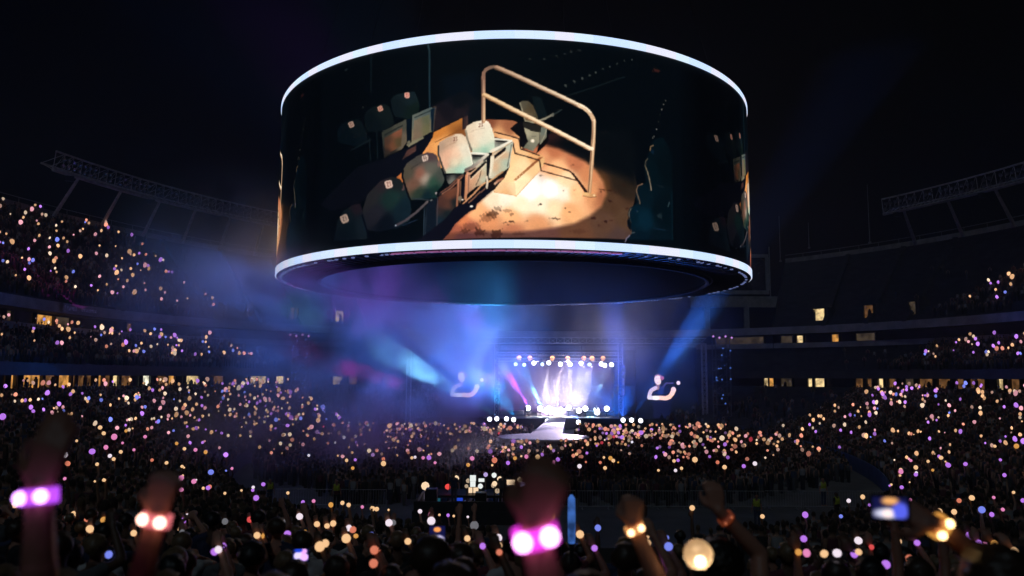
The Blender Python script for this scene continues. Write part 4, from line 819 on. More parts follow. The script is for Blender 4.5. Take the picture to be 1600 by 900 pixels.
from_lamp('floor', 5, (8, 122, 12), 100, (.92, .78, .95), 2.4, (0, -.5, .3), blend=.9, size=1.0)
from_lamp('front', 7, (-18, 104, 12), 44, (.06, .13, .9), 3.2, (0, -.8, .6), blend=.9, size=1.0)      # wide violet and blue washes over the left side
from_lamp('front', 6, (-16, 100, 20), 46, (.01, .19, .9), 27, (0, -.8, .6), blend=.9, size=1.0)
from_lamp('warm', 6, (-22, 78, 4), 40, (.28, .15, .75), 8, (0, -1.7, -1.1), blend=.9, size=1.0)
from_lamp('front', 2, (24, 112, 13), 40, (.01, .11, .9), 5, (0, -.8, .6), blend=.9, size=1.0)

from_lamp('front', 6, (5, 64, 15), 20, (.02, .15, .95), 9, (0, -.8, .6), blend=.8)       # shafts that reach into the hollow of the ring
from_lamp('front', 3, (-5, 64, 14.5), 11, (.03, .36, .85), 40, (0, -.8, .6), blend=.6)
from_lamp('front', 4, (-9.5, 66, 14), 8, (.42, .03, .6), 40, (0, -.8, .6), blend=.6)
from_lamp('front', 5, (-14, 60, 13), 16, (.08, .20, .9), 30, (0, -.8, .6), blend=.8)
# scaffold towers either side of the stage with small blue lights
def tower(x, y, label):
    t = thing('scaffold_tower', label, 'tower', (x, y, 0), 'scaffold towers beside the stage')
    for sx in (-1.1, 1.1):
        for sy in (-1.1, 1.1):
            mb = MB(); mb.tube([(sx, sy, 0), (sx, sy, 14.8)], .09, 5); mb.build('leg', M_TOWER, t)
    mb = MB()
    for k in range(9):
        z = .4+k*1.75
        for sy in (-1.1, 1.1): mb.tube([(-1.1, sy, z), (1.1, sy, z)], .05, 4); mb.tube([(-1.1, sy, z), (1.1, sy, min(z+1.75, 14.8))], .04, 4)
        for sx in (-1.1, 1.1): mb.tube([(sx, -1.1, z), (sx, 1.1, z)], .05, 4)
    mb.build('brace', M_TOWER, t)
    for z in (5.2, 10.4):
        mb = MB(); mb.box((0, 0, z), (2.3, 2.3, .12)); mb.build('platform', M_BLACK, t)
    mb = MB()
    for k in range(4): mb.box((-.4+.3*k, -1.2, 9+k*.9), (.9, .5, .7), .2*k)
    mb.build('equipment', M_BLACK, t)
    rr = random.Random(int(x*7)); mb = MB()
    for k in range(15): mb.lathe([(.02, -.16), (.17, 0), (.02, .16)], 6, (rr.uniform(-1.2, 1.2), -1.3, rr.uniform(4, 14)))
    mb.build('indicator_light', BLUE_DOT, t)
    mb = MB()
    for k in range(4): mb.lathe([(.02, -.2), (.2, 0), (.02, .2)], 6, (-1.5+k*.95, -1.35, 14.4-(k % 2)*.2))
    mb.build('beacon', glow('beacon_violet', (.75, .35, 1), .8, sampled=False), t)
BLUE_DOT = glow('indicator_blue', (.12, .28, 1), .45, sampled=False)
tower(-33.0, 126, 'dark scaffold tower with coloured lights in the haze left of the stage')
tower(32.4, 126, 'blue lit scaffold tower standing right of the right side screen')

FOHL = [(-5.16,1.6,0.25,0.0,'warm'),(-3.34,2.05,0.173,0.0,'warm'),(-3.84,1.55,0.173,0.0,'red'),(-2.34,2.09,0.346,0.346,'white'),(-2.34,1.75,0.308,0.308,'white'),(-2.64,1.9,0.135,0.0,'dim'),(-2.71,1.64,0.115,0.0,'dim'),(-2.32,1.26,0.577,0.5,'warm'),(-1.85,1.94,0.346,0.192,'white'),(-1.89,1.65,0.154,0.0,'white'),(-1.59,2.31,0.135,0.0,'lilac'),(-1.1,2.24,0.154,0.0,'white'),(-0.76,2.06,0.161,0.0,'warm'),(-1.06,1.8,0.154,0.0,'warm'),(-1.13,1.65,0.154,0.0,'dim'),(-0.9,1.36,0.154,0.0,'dim'),(-0.12,1.76,0.5,0.423,'warm'),(0.41,2.02,0.161,0.0,'warm'),(0.52,1.77,0.154,0.0,'lilac'),(0.71,1.73,0.115,0.0,'lilac'),(-0.34,0.85,0.384,0.154,'dim'),(-4.47,0.85,0.461,0.192,'teal'),(-3.11,0.85,0.346,0.192,'blue')]
NEAR = [
(-6.23,11.28,5.95,'warm',0.077),(-8.35,15.74,5.38,'warm',0.059),(-4.71,9.25,6.3,'warm',0.042),(-7.82,15.21,5.37,'salmon',0.052),(-9.59,15.91,5.52,'warm',0.06),
(-9.07,16.61,5.23,'pink',0.05),(-8.29,15.39,5.37,'grey',0.046),(-4.89,12.07,5.79,'warm',0.055),(-5.01,12.59,5.81,'purple',0.047),(-6.12,15.56,5.37,'white',0.059),
(-3.64,9.15,6.29,'grey',0.028),(-4.08,11.28,5.97,'amber',0.047),(-2.08,5.9,6.78,'white',0.027),(-2.2,6.16,6.71,'purple',0.028),(-2.48,7.13,6.55,'purple',0.032),
(-4.14,11.93,5.92,'grey',0.045),(-4.26,9.34,6.24,'warm',0.035),(-2.79,5.77,6.77,'blue',0.026),(-5.96,12.07,5.91,'amber',0.046),(-5.49,16.79,5.11,'warm',0.063),
(-4.94,15.56,5.32,'red',0.053),(-3.77,12.2,5.83,'grey',0.046),(-2.6,8.46,6.39,'warm',0.035),(-2.67,8.85,6.31,'amber',0.03),(-2.66,9.25,6.29,'purple',0.042),
(-3.17,11.41,6.01,'grey',0.043),(-3.31,11.93,5.84,'white',0.045),(-2.53,9.34,6.24,'purple',0.039),(-3.96,15.39,5.41,'white',0.064),(-2.26,9.05,6.31,'amber',0.027),
(-2.97,12.59,5.77,'warm',0.047),(-2.61,11.67,5.91,'warm',0.04),(-2.64,12.2,5.85,'warm',0.046),(-1.63,7.05,6.57,'warm',0.043),(-1.66,7.38,6.53,'warm',0.036),
(-1.85,9.25,6.21,'warm',0.052),(-2.25,11.41,5.93,'white',0.043),(-1.72,8.95,6.36,'salmon',0.037),(-1.76,9.34,6.22,'amber',0.028),(-1.72,11.54,5.98,'white',0.052),
(-1.74,12.07,5.89,'grey',0.046),(-1.6,9.44,6.22,'blue',0.032),(-1.1,8.75,6.28,'warm',0.036),(-1.01,6.1,6.74,'salmon',0.032),(-1.14,7.05,6.55,'salmon',0.024),
(-0.98,5.9,6.69,'salmon',0.031),(-0.65,6.16,6.66,'warm',0.037),(-1.5,15.21,5.47,'pink',0.057),(-1.17,11.93,5.94,'white',0.059),(-0.6,9.34,6.26,'warm',0.035),
(-0.47,8.66,6.33,'warm',0.033),(-0.27,7.54,6.48,'purple',0.028),(-0.58,12.59,5.76,'grey',0.066),(0.71,8.75,6.36,'warm',0.043),(0.75,7.62,6.45,'purple',0.029),
(1.16,11.28,5.97,'blue',0.043),(-0.15,8.85,6.3,'white',0.04),(-0.13,7.7,6.45,'warm',0.038),(-0.09,5.71,6.81,'salmon',0.022),(1.43,8.95,6.31,'warm',0.044),
(1.26,7.79,6.46,'warm',0.038),(1.35,7.21,6.55,'blue',0.038),(1.67,9.05,6.27,'blue',0.034),(1.05,6.29,6.57,'purple',0.033),(1.0,5.84,6.7,'purple',0.031),
(3.53,16.26,5.46,'warm',0.055),(2.96,8.46,6.38,'purple',0.035),(2.02,5.9,6.78,'amber',0.024),(2.17,6.16,6.72,'pink',0.028),(2.13,5.71,6.81,'warm',0.028),
(2.32,5.97,6.76,'white',0.032),(2.55,6.23,6.7,'purple',0.028),(2.39,5.77,6.81,'warm',0.024),(3.76,9.05,6.25,'white',0.044),(3.39,7.87,6.42,'red',0.024),
(4.05,8.75,6.3,'warm',0.04),(3.7,7.62,6.51,'purple',0.029),(2.6,5.64,6.82,'amber',0.023),(2.8,5.9,6.74,'salmon',0.027),(2.75,6.16,6.64,'purple',0.033),
(2.95,5.71,6.8,'salmon',0.026),(4.92,8.95,6.33,'purple',0.041),(4.36,7.79,6.48,'purple',0.029),(4.94,8.66,6.32,'pink',0.042),(4.36,7.54,6.52,'amber',0.034),
(3.78,6.29,6.71,'warm',0.033),(8.82,15.56,5.56,'blue',0.065),(0.74,16.26,5.29,'amber',0.098)]
# ------------------------------------------------------------------ mixing desk on the field
foh = thing('mixing_desk', 'black mixing position with lit monitors and desk lamps in the middle of the field', 'mixing desk', (-2.4, 47.5, 0))
fo = Vector((-2.4, 47.5, 0))
mb = MB(); mb.box((0, 0, .35), (6.2, 5, .7)); mb.build('platform', M_SKIRT, foh)
mb = MB(); mb.box((0, -2.4, .95), (6.0, .12, .55)); mb.box((-2.9, 0, .95), (.12, 4.6, .55)); mb.box((2.9, 0, .95), (.12, 4.6, .55)); mb.build('side_panel', M_SKIRT, foh)
mb = MB(); mb.box((-.3, 1.3, 1.15), (4.6, 1.1, .14), 0, Matrix.Rotation(rad(12), 3, 'X')); mb.build('console', M_BLACK, foh)
for x, h in ((-2.2, 1.0), (2.2, 1.15), (.6, .8)):
    mb = MB(); mb.box((x, -.7, .7+h/2), (.62, .8, h)); mb.build('equipment_rack', M_BLACK, foh)
FG = {'warm': glow('desk_warm', (1, .72, .46), 1.0, sampled=False), 'red': glow('desk_red', (1, .08, .07), .9, sampled=False), 'white': glow('desk_white', (.9, .95, .92), .95, sampled=False),
      'teal': glow('desk_teal', (.05, .35, .5), .22, sampled=False), 'blue': glow('desk_blue', (.03, .10, .9), .6, sampled=False), 'dim': glow('desk_dim', (1, .75, .5), .45, sampled=False), 'lilac': glow('desk_lilac', (.6, .45, .9), .8, sampled=False)}
for x, z, w, h, kind in FOHL:
    box = h > 0; mb = MB(); nm = 'monitor' if box else 'desk_lamp'
    if box: mb.box((0, 0, 0), (w, .05, h))
    else: mb.lathe([(.01, -w), (w*.7, -w*.7), (w, 0), (w*.7, w*.7), (.01, w)], 12)
    y = .9+random.uniform(-.3, .3); o = mb.build(nm, FG[kind], foh, not box, (x-fo.x, y, z))
    mb = MB(); mb.tube([(0, .06, -(h/2 if box else w)), (0, .2, -(z-.7))], .025, 4)
    if box: mb.box((0, .06, 0), (w+.08, .05, h+.08))
    mb.build('stand', M_BLACK, o)

# crowd barriers along the front of the floor crowd
def barrier_proto():
    t = thing('crowd_barrier', 'grey steel crowd barrier in the row facing the stands', 'barrier', (0, 0, 0), 'steel barriers in front of the floor crowd')
    mb = MB(); mb.tube([(-1.1, 0, .05), (-1.1, 0, 1.1), (1.1, 0, 1.1), (1.1, 0, .05)], .022, 5); mb.tube([(-1.1, 0, .18), (1.1, 0, .18)], .02, 5); mb.build('frame', M_RAIL, t)
    mb = MB()
    for k in range(1, 14): mb.tube([(-1.1+k*.157, 0, .18), (-1.1+k*.157, 0, 1.1)], .009, 4, None, False)
    mb.build('bar', M_RAIL, t)
    for s in (-1, 1):
        mb = MB(); mb.box((s*.8, 0, .02), (.06, .7, .04)); mb.tube([(s*.8, 0, .03), (s*.8, 0, .2)], .02, 4); mb.build('foot', M_RAIL, t)
    return t
b0 = barrier_proto(); k = 0
for i in range(17):
    x = -13.5+i*2.32
    if -6.6 < x < 2.2: continue
    p = (x, 50.4+.02*abs(x)+.05*math.sin(i*3), 0)
    o = b0 if k == 0 else dup(b0, p, rad(random.uniform(-2, 2))); o.location = p; o['label'] = 'grey steel crowd barrier on the field, %s of its row' % ('leftmost' if k == 0 else 'rightmost' if k == 12 else ORD[k]+' from the left end')
    k += 1

# ------------------------------------------------------------------ people
def capsule(mb, a, b, ra, rb, n=10):
    a, b = Vector(a), Vector(b); d = b-a
    if d.length < 1e-5: d = Vector((0, 0, 1e-4)); b = a+d
    t = d.normalized(); u = t.cross(Vector((0, 0, 1)) if abs(t.z) < .9 else Vector((1, 0, 0))).normalized(); w = t.cross(u); k0 = len(mb.v); rings = []
    for q in (-80, -50, -20): rings.append((a+t*ra*math.sin(rad(q)), ra*math.cos(rad(q))))
    for q in (20, 50, 80): rings.append((b+t*rb*math.sin(rad(q)), rb*math.cos(rad(q))))
    for c, r in rings:
        for j in range(n): p = c+(u*math.cos(2*math.pi*j/n)+w*math.sin(2*math.pi*j/n))*r; mb.v.append(tuple(p))
    for i in range(5):
        for j in range(n): mb.f.append((k0+i*n+j, k0+i*n+(j+1) % n, k0+(i+1)*n+(j+1) % n, k0+(i+1)*n+j))
    mb.f += [tuple(k0+n-1-j for j in range(n)), tuple(k0+5*n+j for j in range(n))]
def ik(sh, wr, la, lb, pole):
    sh, wr = Vector(sh), Vector(wr); d = wr-sh; L = min(d.length, (la+lb)*.995); t = d.normalized(); wr = sh+t*L
    x = (la*la-lb*lb+L*L)/(2*L); h = math.sqrt(max(la*la-x*x, 0)); p = Vector(pole); p = (p-t*p.dot(t)).normalized()
    return sh+t*x+p*h, wr
def hand(B, w, d, n, side, curl, sp=1.0):
    """Palm, four fingers of their own lengths and a thumb from the side of the palm; n points out of the palm."""
    w, d, n = Vector(w), Vector(d).normalized(), Vector(n); n = (n-d*n.dot(d)).normalized(); ac = d.cross(n)*side
    tips = []
    for i, (L, off) in enumerate(((.072, .004), (.080, .009), (.075, .005), (.058, -.004))):
        k = w+d*(.088+off)+ac*(.031-.021*i)*sp
        B.append((w+ac*(.014-.009*i)+d*.01, k, .017, .0125, 'skin'))
        if i: B.append((pk, k, .012, .012, 'skin'))
        pk = k; p = k; ang = 0; dd = (d+ac*(.10-.07*i)*(sp-.6)).normalized()
        for s, cf in ((.46, .9), (.30, 1.05), (.24, .7)):
            ang += curl*cf*(1+.05*i); q = p+(dd*math.cos(ang)+n*math.sin(ang))*L*s; B.append((p, q, .0105, .0092, 'skin')); p = q
        tips.append(p)
    t0 = w+d*.022+ac*.024; t1 = t0+(d*.55+ac*.75+n*.25).normalized()*.040; t2 = t1+(d*.8+ac*(.45-.5*curl)+n*(.2+.5*curl)).normalized()*.034; t3 = t2+(d*.85+ac*(.1-.7*curl)+n*(.2+.6*curl)).normalized()*.026
    B += [(t0, t1, .015, .0125, 'skin'), (t1, t2, .0118, .0105, 'skin'), (t2, t3, .0105, .0088, 'skin')]
    return tips
def skeleton(lw, rw, lh=None, rh=None, lean=0.0):
    """Bones of a standing adult of 1.75 m who faces +Y; lw and rw are the wrist targets."""
    B = []
    A = lambda a, b, ra, rb, l: B.append((Vector(a), Vector(b), ra, rb, l))
    for s in (-1, 1):
        A((s*.085, 0, .93), (s*.10, .02, .50), .088, .058, 'leg'); A((s*.10, .02, .50), (s*.105, -.02, .09), .054, .038, 'leg')
        A((s*.105, -.04, .045), (s*.125, .15, .035), .042, .034, 'shoe'); A((s*.06, 0, .98), (s*.06, .005, 1.12), .112, .10, 'torso')
        A((s*.06, .005, 1.12), (s*.085, .01, 1.32), .10, .105, 'torso'); A((s*.085, .01, 1.34), (s*.165, -.005, 1.415), .085, .056, 'torso'); A((s*.03, -.01, 1.47), (s*.15, -.01, 1.425), .045, .045, 'torso')
    A((0, -.012, 1.42), (0, .005, 1.56), .062, .052, 'neck'); A((0, -.012, 1.655), (0, .012, 1.655), .092, .090, 'head'); A((0, .03, 1.62), (0, .04, 1.575), .072, .05, 'head')
    A((0, .098, 1.638), (0, .118, 1.612), .010, .014, 'head'); A((-.03, .092, 1.657), (.03, .092, 1.657), .014, .014, 'head'); A((-.02, .085, 1.578), (.02, .085, 1.578), .011, .011, 'head')
    for s in (-1, 1): A((s*.088, -.005, 1.645), (s*.092, -.01, 1.61), .016, .012, 'head')
    for s, wr, hp in ((-1, lw, lh), (1, rw, rh)):
        sh = Vector((s*.175, -.005, 1.41)); raised = wr[2] > 1.5
        el, w = ik(sh, wr, .285, .262, (s*.9, .35, -.5) if raised else (s*.5, -.9, -.2))
        A(sh, sh+(el-sh)*.55, .056, .049, 'sleeve'); A(sh+(el-sh)*.55, el, .046, .039, 'skin'); A(el, el+(w-el)*.35, .040, .040, 'skin'); A(el+(w-el)*.35, w, .039, .027, 'skin')
        dd, nn, curl = hp or ((w-el).normalized(), Vector((0, 1, 0)) if raised else Vector((-s, 0, 0)), .5)
        hand(B, w, dd, nn, s, curl)
    return B
LAB = ('leg', 'shoe', 'torso', 'sleeve', 'neck', 'head', 'skin')
def body_mesh(B, voxel, ratio):
    mb = MB()
    for a, b, ra, rb, l in B: capsule(mb, a, b, ra, rb)
    me = bpy.data.meshes.new('body'); me.from_pydata(mb.v, [], mb.f); o = bpy.data.objects.new('body', me); C.objects.link(o)
    md = o.modifiers.new('r', 'REMESH'); md.mode = 'VOXEL'; md.voxel_size = voxel; md.use_smooth_shade = True
    sm = o.modifiers.new('s', 'SMOOTH'); sm.factor = .5; sm.iterations = 2
    if ratio < 1: dc = o.modifiers.new('d', 'DECIMATE'); dc.ratio = ratio
    dg = bpy.context.evaluated_depsgraph_get(); out = bpy.data.meshes.new_from_object(o.evaluated_get(dg)); bpy.data.objects.remove(o); bpy.data.meshes.remove(me)
    return out
def cloth(me, B, labels, off, extra=None):
    """Copy the body faces whose nearest bone has one of these labels, moved outward: a garment that follows the body."""
    nv, nf = len(me.vertices), len(me.polygons); co = np.empty(nv*3, np.float32); me.vertices.foreach_get('co', co); co = co.reshape(-1, 3)
    no = np.empty(nv*3, np.float32); me.vertices.foreach_get('normal', no); no = no.reshape(-1, 3)
    best = np.full(nv, 9.); lab = np.zeros(nv, int)
    for a, b, ra, rb, l in B:
        a, b = np.array(a), np.array(b); d = b-a; t = np.clip((co-a) @ d/(d @ d+1e-9), 0, 1); q = np.linalg.norm(co-a-t[:, None]*d, axis=1)-(ra+(rb-ra)*t)
        m = q < best; best[m] = q[m]; lab[m] = LAB.index(l)
    ok = np.isin(lab, [LAB.index(l) for l in labels])
    if extra is not None: ok &= extra(co)
    rng = np.random.default_rng(3); wob = rng.normal(0, off*.22, nv)[:, None]
    keep = [p for p in me.polygons if all(ok[v] for v in p.vertices)]
    idx = {}; V = []; F = []
    for p in keep:
        f = []
        for v in p.vertices:
            if v not in idx: idx[v] = len(V); V.append(tuple(co[v]+no[v]*(off+wob[v])))
            f.append(idx[v])
        F.append(f)
    m2 = bpy.data.meshes.new('cloth'); m2.from_pydata(V, [], F); m2.polygons.foreach_set('use_smooth', [True]*len(F)); return m2
M_SKIN = [surf('skin_'+n, c, .5, .12, 6, 0, .05) for n, c in (('light', (.55, .27, .19)), ('tan', (.40, .18, .125)), ('dark', (.14, .075, .05)))]
M_HAIR = [surf('hair_'+n, c, .45, .3, 30) for n, c in (('black', (.012, .010, .010)), ('brown', (.05, .028, .018)), ('fair', (.20, .13, .07)))]
M_SHIRT = [surf('shirt_'+n, c, .8, .2, 5) for n, c in (('black', (.02, .02, .022)), ('grey', (.12, .12, .13)), ('navy', (.03, .04, .10)), ('white', (.55, .55, .56)), ('wine', (.14, .03, .05)))]
M_JEAN = [surf('trousers_'+n, c, .85, .25, 6) for n, c in (('denim', (.05, .07, .13)), ('dark', (.02, .02, .022)))]
M_VEST = surf('high_visibility_vest', (.55, .60, .05), .7, .2, 6)
def person_meshes(B, voxel=.017, ratio=.35, vest=False):
    me = body_mesh(B, voxel, ratio); me.materials.clear(); me.materials.append(M_SKIN[0])
    ha = cloth(me, B, ('head',), .017, lambda c: (c[:, 2] > 1.70-1.0*np.clip(.03-c[:, 1], -.04, .12)) & ~((c[:, 1] > .055) & (c[:, 2] < 1.70))); ha.materials.append(M_HAIR[0])
    sh = cloth(me, B, ('torso', 'sleeve'), .012); sh.materials.append(M_SHIRT[0])
    tr = cloth(me, B, ('leg',), .012); tr.materials.append(M_JEAN[0])
    ve = None
    if vest: ve = cloth(me, B, ('torso',), .03, lambda c: c[:, 2] > 1.0); ve.materials.append(M_VEST)
    return me, ha, sh, tr, ve
def place(meshes, loc, label, group=None, rz=0, s=1, rr=random):
    me, ha, sh, tr, ve = meshes
    t = thing('person', label, 'person', loc, group, rz); t.scale = (s, s, s)
    for nm, m, mats in (('body', me, M_SKIN), ('hair', ha, M_HAIR), ('shirt', sh, M_SHIRT), ('trousers', tr, M_JEAN)):
        o = link(nm, m, t); o.material_slots[0].link = 'OBJECT'; o.material_slots[0].material = rr.choice(mats)
    if ve: link('vest', ve, t)
    return t
down = lambda s: (s*.27, .06, .86)
POSE = {'stand': (down(-1), down(1)), 'up1': (down(-1), (.24, .12, 1.94)), 'up2': ((-.26, .10, 1.93), (.24, .14, 1.94)), 'mid': (down(-1), (.24, .26, 1.74)), 'phone': ((-.07, .34, 1.60), (.07, .34, 1.60)), 'clap': ((-.05, .34, 1.46), (.05, .34, 1.46))}
PB = {k: skeleton(*v) for k, v in POSE.items()}
PM = {k: person_meshes(b) for k, b in PB.items()}
PG = person_meshes(PB['stand'], .02, .3, True)
# where the raised right wrist really is in each pose
def wrist(k):
    sh = Vector((.175, -.005, 1.41)); return ik(sh, POSE[k][1], .285, .262, (.9, .35, -.5))[1]
WR = {k: wrist(k) for k in POSE}

def tier_t(x, y):
    lo, hi = -.2, 1.2
    for _ in range(30):
        t = (lo+hi)/2; c = CYC-y; f = ((x-3-3*t)/(29+24*t))**2+(c/((62+36*t) if c > 0 else (50+6*t)))**2
        if f > 1: lo = t
        else: hi = t
    return t
def row_floor(x, y):
    t = tier_t(x, y); return .3+6.3*math.floor(t*34)/34

LM = {k: glow('wrist_light_'+k, c, s, (.3, .3, .3), False) for k, c, s in
      (('warm', (1, .60, .30), .95), ('white', (.95, .82, .92), .95), ('purple', (.60, .22, 1), .85), ('blue', (.22, .28, 1), .85), ('pink', (1, .30, .62), .8), ('red', (1, .10, .10), .7), ('amber', (1, .46, .10), .7), ('grey', (.5, .5, .55), .28), ('salmon', (1, .28, .16), .7))}
mb = MB(); mb.lathe([(.12, -.96), (.55, -.82), (.88, -.45), (1, 0), (.88, .45), (.55, .82), (.12, .96)], 14); ORB = mb
ORBM = {}
for k, m in LM.items():
    me = bpy.data.meshes.new('wrist_light_'+k); me.from_pydata(ORB.v, [], ORB.f); me.polygons.foreach_set('use_smooth', [True]*len(me.polygons)); me.materials.append(m); ORBM[k] = me
mb = MB(); mb.tube([(math.cos(a)*.034, math.sin(a)*.034, 0) for a in np.linspace(0, 2*math.pi, 15)], .007, 5, None, False); STRAP = mb.build('strap', M_BLACK).data
bpy.data.objects.remove(bpy.data.objects['strap'])
WORD = {'warm': 'warm white', 'white': 'white', 'purple': 'violet', 'blue': 'blue', 'pink': 'pink', 'red': 'red', 'amber': 'amber', 'grey': 'dim grey', 'salmon': 'orange red'}
NL = [0]
def wrist_light(p, kind, r, where, group):
    o = link('wristband', ORBM[kind], None, p); o.scale = (r, r*.8, r*random.uniform(.92, 1.1)); o.rotation_euler = (random.uniform(-.3, .3), random.uniform(-.4, .4), 0)
    tag(o, '%s wristband light %s' % (WORD[kind], where), 'wristband light', group); NL[0] += 1
    return o
used = []; npers = 0
ZONES = ((-.60, 'at the far left edge'), (-.50, 'by the violet band'), (-.40, 'left of the rose banded fist'), (-.29, 'right of the rose banded fist'), (-.20, 'left of the lilac phone'), (-.13, 'between the two lit phones'), (-.05, 'near the upright phone'), (.06, 'by the magenta band'), (.13, 'right of the blue stick'), (.20, 'by the cream band'), (.29, 'around the glass globe'), (.40, 'right of the slim raised arm'), (.50, 'under the sideways phone'), (.58, 'right of the gold wristband'), (9, 'at the far right edge'))
def zone(x, y): return next(w for a, w in ZONES if x/max(y, 1) < a)
def depth_word(y): return 'closest' if y < 5 else 'very near' if y < 8 else 'near' if y < 11 else 'farther'
rr = random.Random(5)
for x, y, z, kind, r in NEAR:
    fl = row_floor(x, y); h = z-fl
    k = 'up1' if h > 1.84 else 'mid'; s = max(.86, min(1.13, h/WR[k].z)); w = WR[k]*s
    px, py = x-w.x, y-w.y
    if all((px-a)**2+(py-b)**2 > .12 for a, b in used):
        used.append((px, py)); npers += 1
        place(PM[k], (px, py, row_floor(px, py)), 'dark figure, %s lit wrist raised %s, %s rows' % (WORD[kind], zone(x, y), depth_word(y)), 'concertgoers with a raised lit wrist in the nearest rows', 0, s, rr)
    o = wrist_light((x, y-.035, z), kind, r, '%s, %s rows' % (zone(x, y), depth_word(y)), 'wristband lights of the nearest rows')
    st_ = link('strap', STRAP, o); st_.scale = (1/o.scale.x, 1/o.scale.y, 1/o.scale.z); st_.location = (0, .035/o.scale.y, 0)
FGX = [(-.978, 1.7), (-.86, 2.0), (.036, 1.35), (.454, 3.1), (1.0, 4.0), (1.28, 2.5), (.67, 3.0)]
for r in range(30, 18, -1):
    t = (r+.5)/34; y0 = 33-36*t
    if y0 < 2.8: continue
    x = -.70*y0+rr.random()*.5
    while x < .70*y0 and npers < 255:
        px, py = x+rr.uniform(-.08, .08), y0+rr.uniform(-.12, .12); x += rr.uniform(.58, .80)
        py += .0  # rows curve slightly with the bowl
        if any((px-a)**2+(py-b)**2 < .17 for a, b in used) or any((px-a)**2+(py-b)**2 < .3 for a, b in FGX) or rr.random() < .1: continue
        used.append((px, py)); k = rr.choices(['stand', 'clap', 'phone', 'up1', 'up2'], [76, 14, 5, 4, 1])[0] if y0 > 7.5 else rr.choice(['stand', 'clap']); npers += 1
        s = rr.uniform(.90, 1.02)
        place(PM[k], (px, py, row_floor(px, py)), 'dark spectator with %s %s, %s rows' % ({'stand': 'lowered arms', 'clap': 'hands together', 'phone': 'hands before the face', 'up1': 'one bare arm raised', 'up2': 'both arms raised'}[k], zone(px, py), depth_word(py)), 'spectators without lights in the nearest rows', rr.uniform(-.25, .25), s, rr)
for i, (x, y, lb) in enumerate(((-17.3, 48.9, 'steward in a yellow vest standing alone on the grey floor at the far left'), (-14.9, 50.5, 'steward in a yellow vest second from the left on the grey floor'), (-10.7, 50, 'steward in a yellow vest standing left of the mixing desk'), (13.2, 44.6, 'steward in a yellow vest nearest the mixing desk on its right side'), (19.6, 52, 'steward in a yellow vest by the crowd barriers on the right'), (17.9, 45.6, 'steward in a yellow vest standing near the blue wall on the right'))):
    place(PG, (x, y, 0), lb, 'stewards on the open floor', rad(180+rr.uniform(-40, 40)), 1.0, rr)
for x, y, lb in ((-3.4, 48.6, 'sound engineer standing left behind the mixing desk'), (-.6, 48.5, 'sound engineer standing right behind the mixing desk')):
    place(PM['stand'], (x, y-.9, .7), lb, None, 0, 1, rr)
for x, y, z, k, lb in ((SX+.4, 130.5, 1.75, 'mid', 'singer at the middle of the stage with one hand raised'), (SX-5.2, 131.2, 1.75, 'clap', 'band member standing left of the singer'), (SX+6.2, 131, 1.75, 'clap', 'band member standing right of the singer'), (SX+.2, 136.2, 2.85, 'clap', 'band member on the high riser at the back of the stage')):
    place(PM[k], (x, y, z), lb, None, rad(180), 1.02, rr)

# ------------------------------------------------------------------ foreground arms: whole people whose raised arms reach into view
def fg_person(wr, sh_off, hd, hn, curl, label, skin, arm=1, extra=None):
    wr = Vector(wr); fl = row_floor(wr.x, wr.y); shz = wr.z+sh_off[2]; s = max(.88, min(1.14, (shz-fl)/1.41))
    base = Vector((wr.x+sh_off[0]-arm*.175*s, wr.y+sh_off[1]+.005, fl)); loc = (wr-base)/s
    tgt = (loc.x, loc.y, loc.z); hp = (Vector(hd), Vector(hn), curl)
    B = skeleton(tgt if arm < 0 else down(-1), tgt if arm > 0 else down(1), hp if arm < 0 else None, hp if arm > 0 else None)
    m = person_meshes(B, .0085, .6); t = place(m, base, label, None, 0, s, rr)
    for c in t.children:
        if c.name.startswith('body'): c.material_slots[0].material = skin
        if c.name.startswith('shirt'): c.material_slots[0].material = M_SHIRT[0]
    sh = Vector((arm*.175, -.005, 1.41)); el, w = ik(sh, tgt, .285, .262, (arm*.9, .35, -.5))
    return base+w*s, (w-el).normalized(), s
GW = {k: (glow('band_'+k, a, b, (.2, .15, .2)), glow('band_led_'+k, c, d, (.5, .5, .5))) for k, a, b, c, d in
      (('violet', (.42, .06, .80), 1.5, (.72, .34, 1), 5), ('rose', (.90, .20, .22), .9, (1, .55, .42), 5), ('magenta', (.66, .03, .60), 2.0, (1, .42, .95), 6), ('amber', (1, .42, .13), .7, (1, .62, .30), 4), ('gold', (1, .44, .08), .7, (1, .66, .28), 5), ('ember', (.8, .15, .05), .12, (1, .25, .10), .5))}
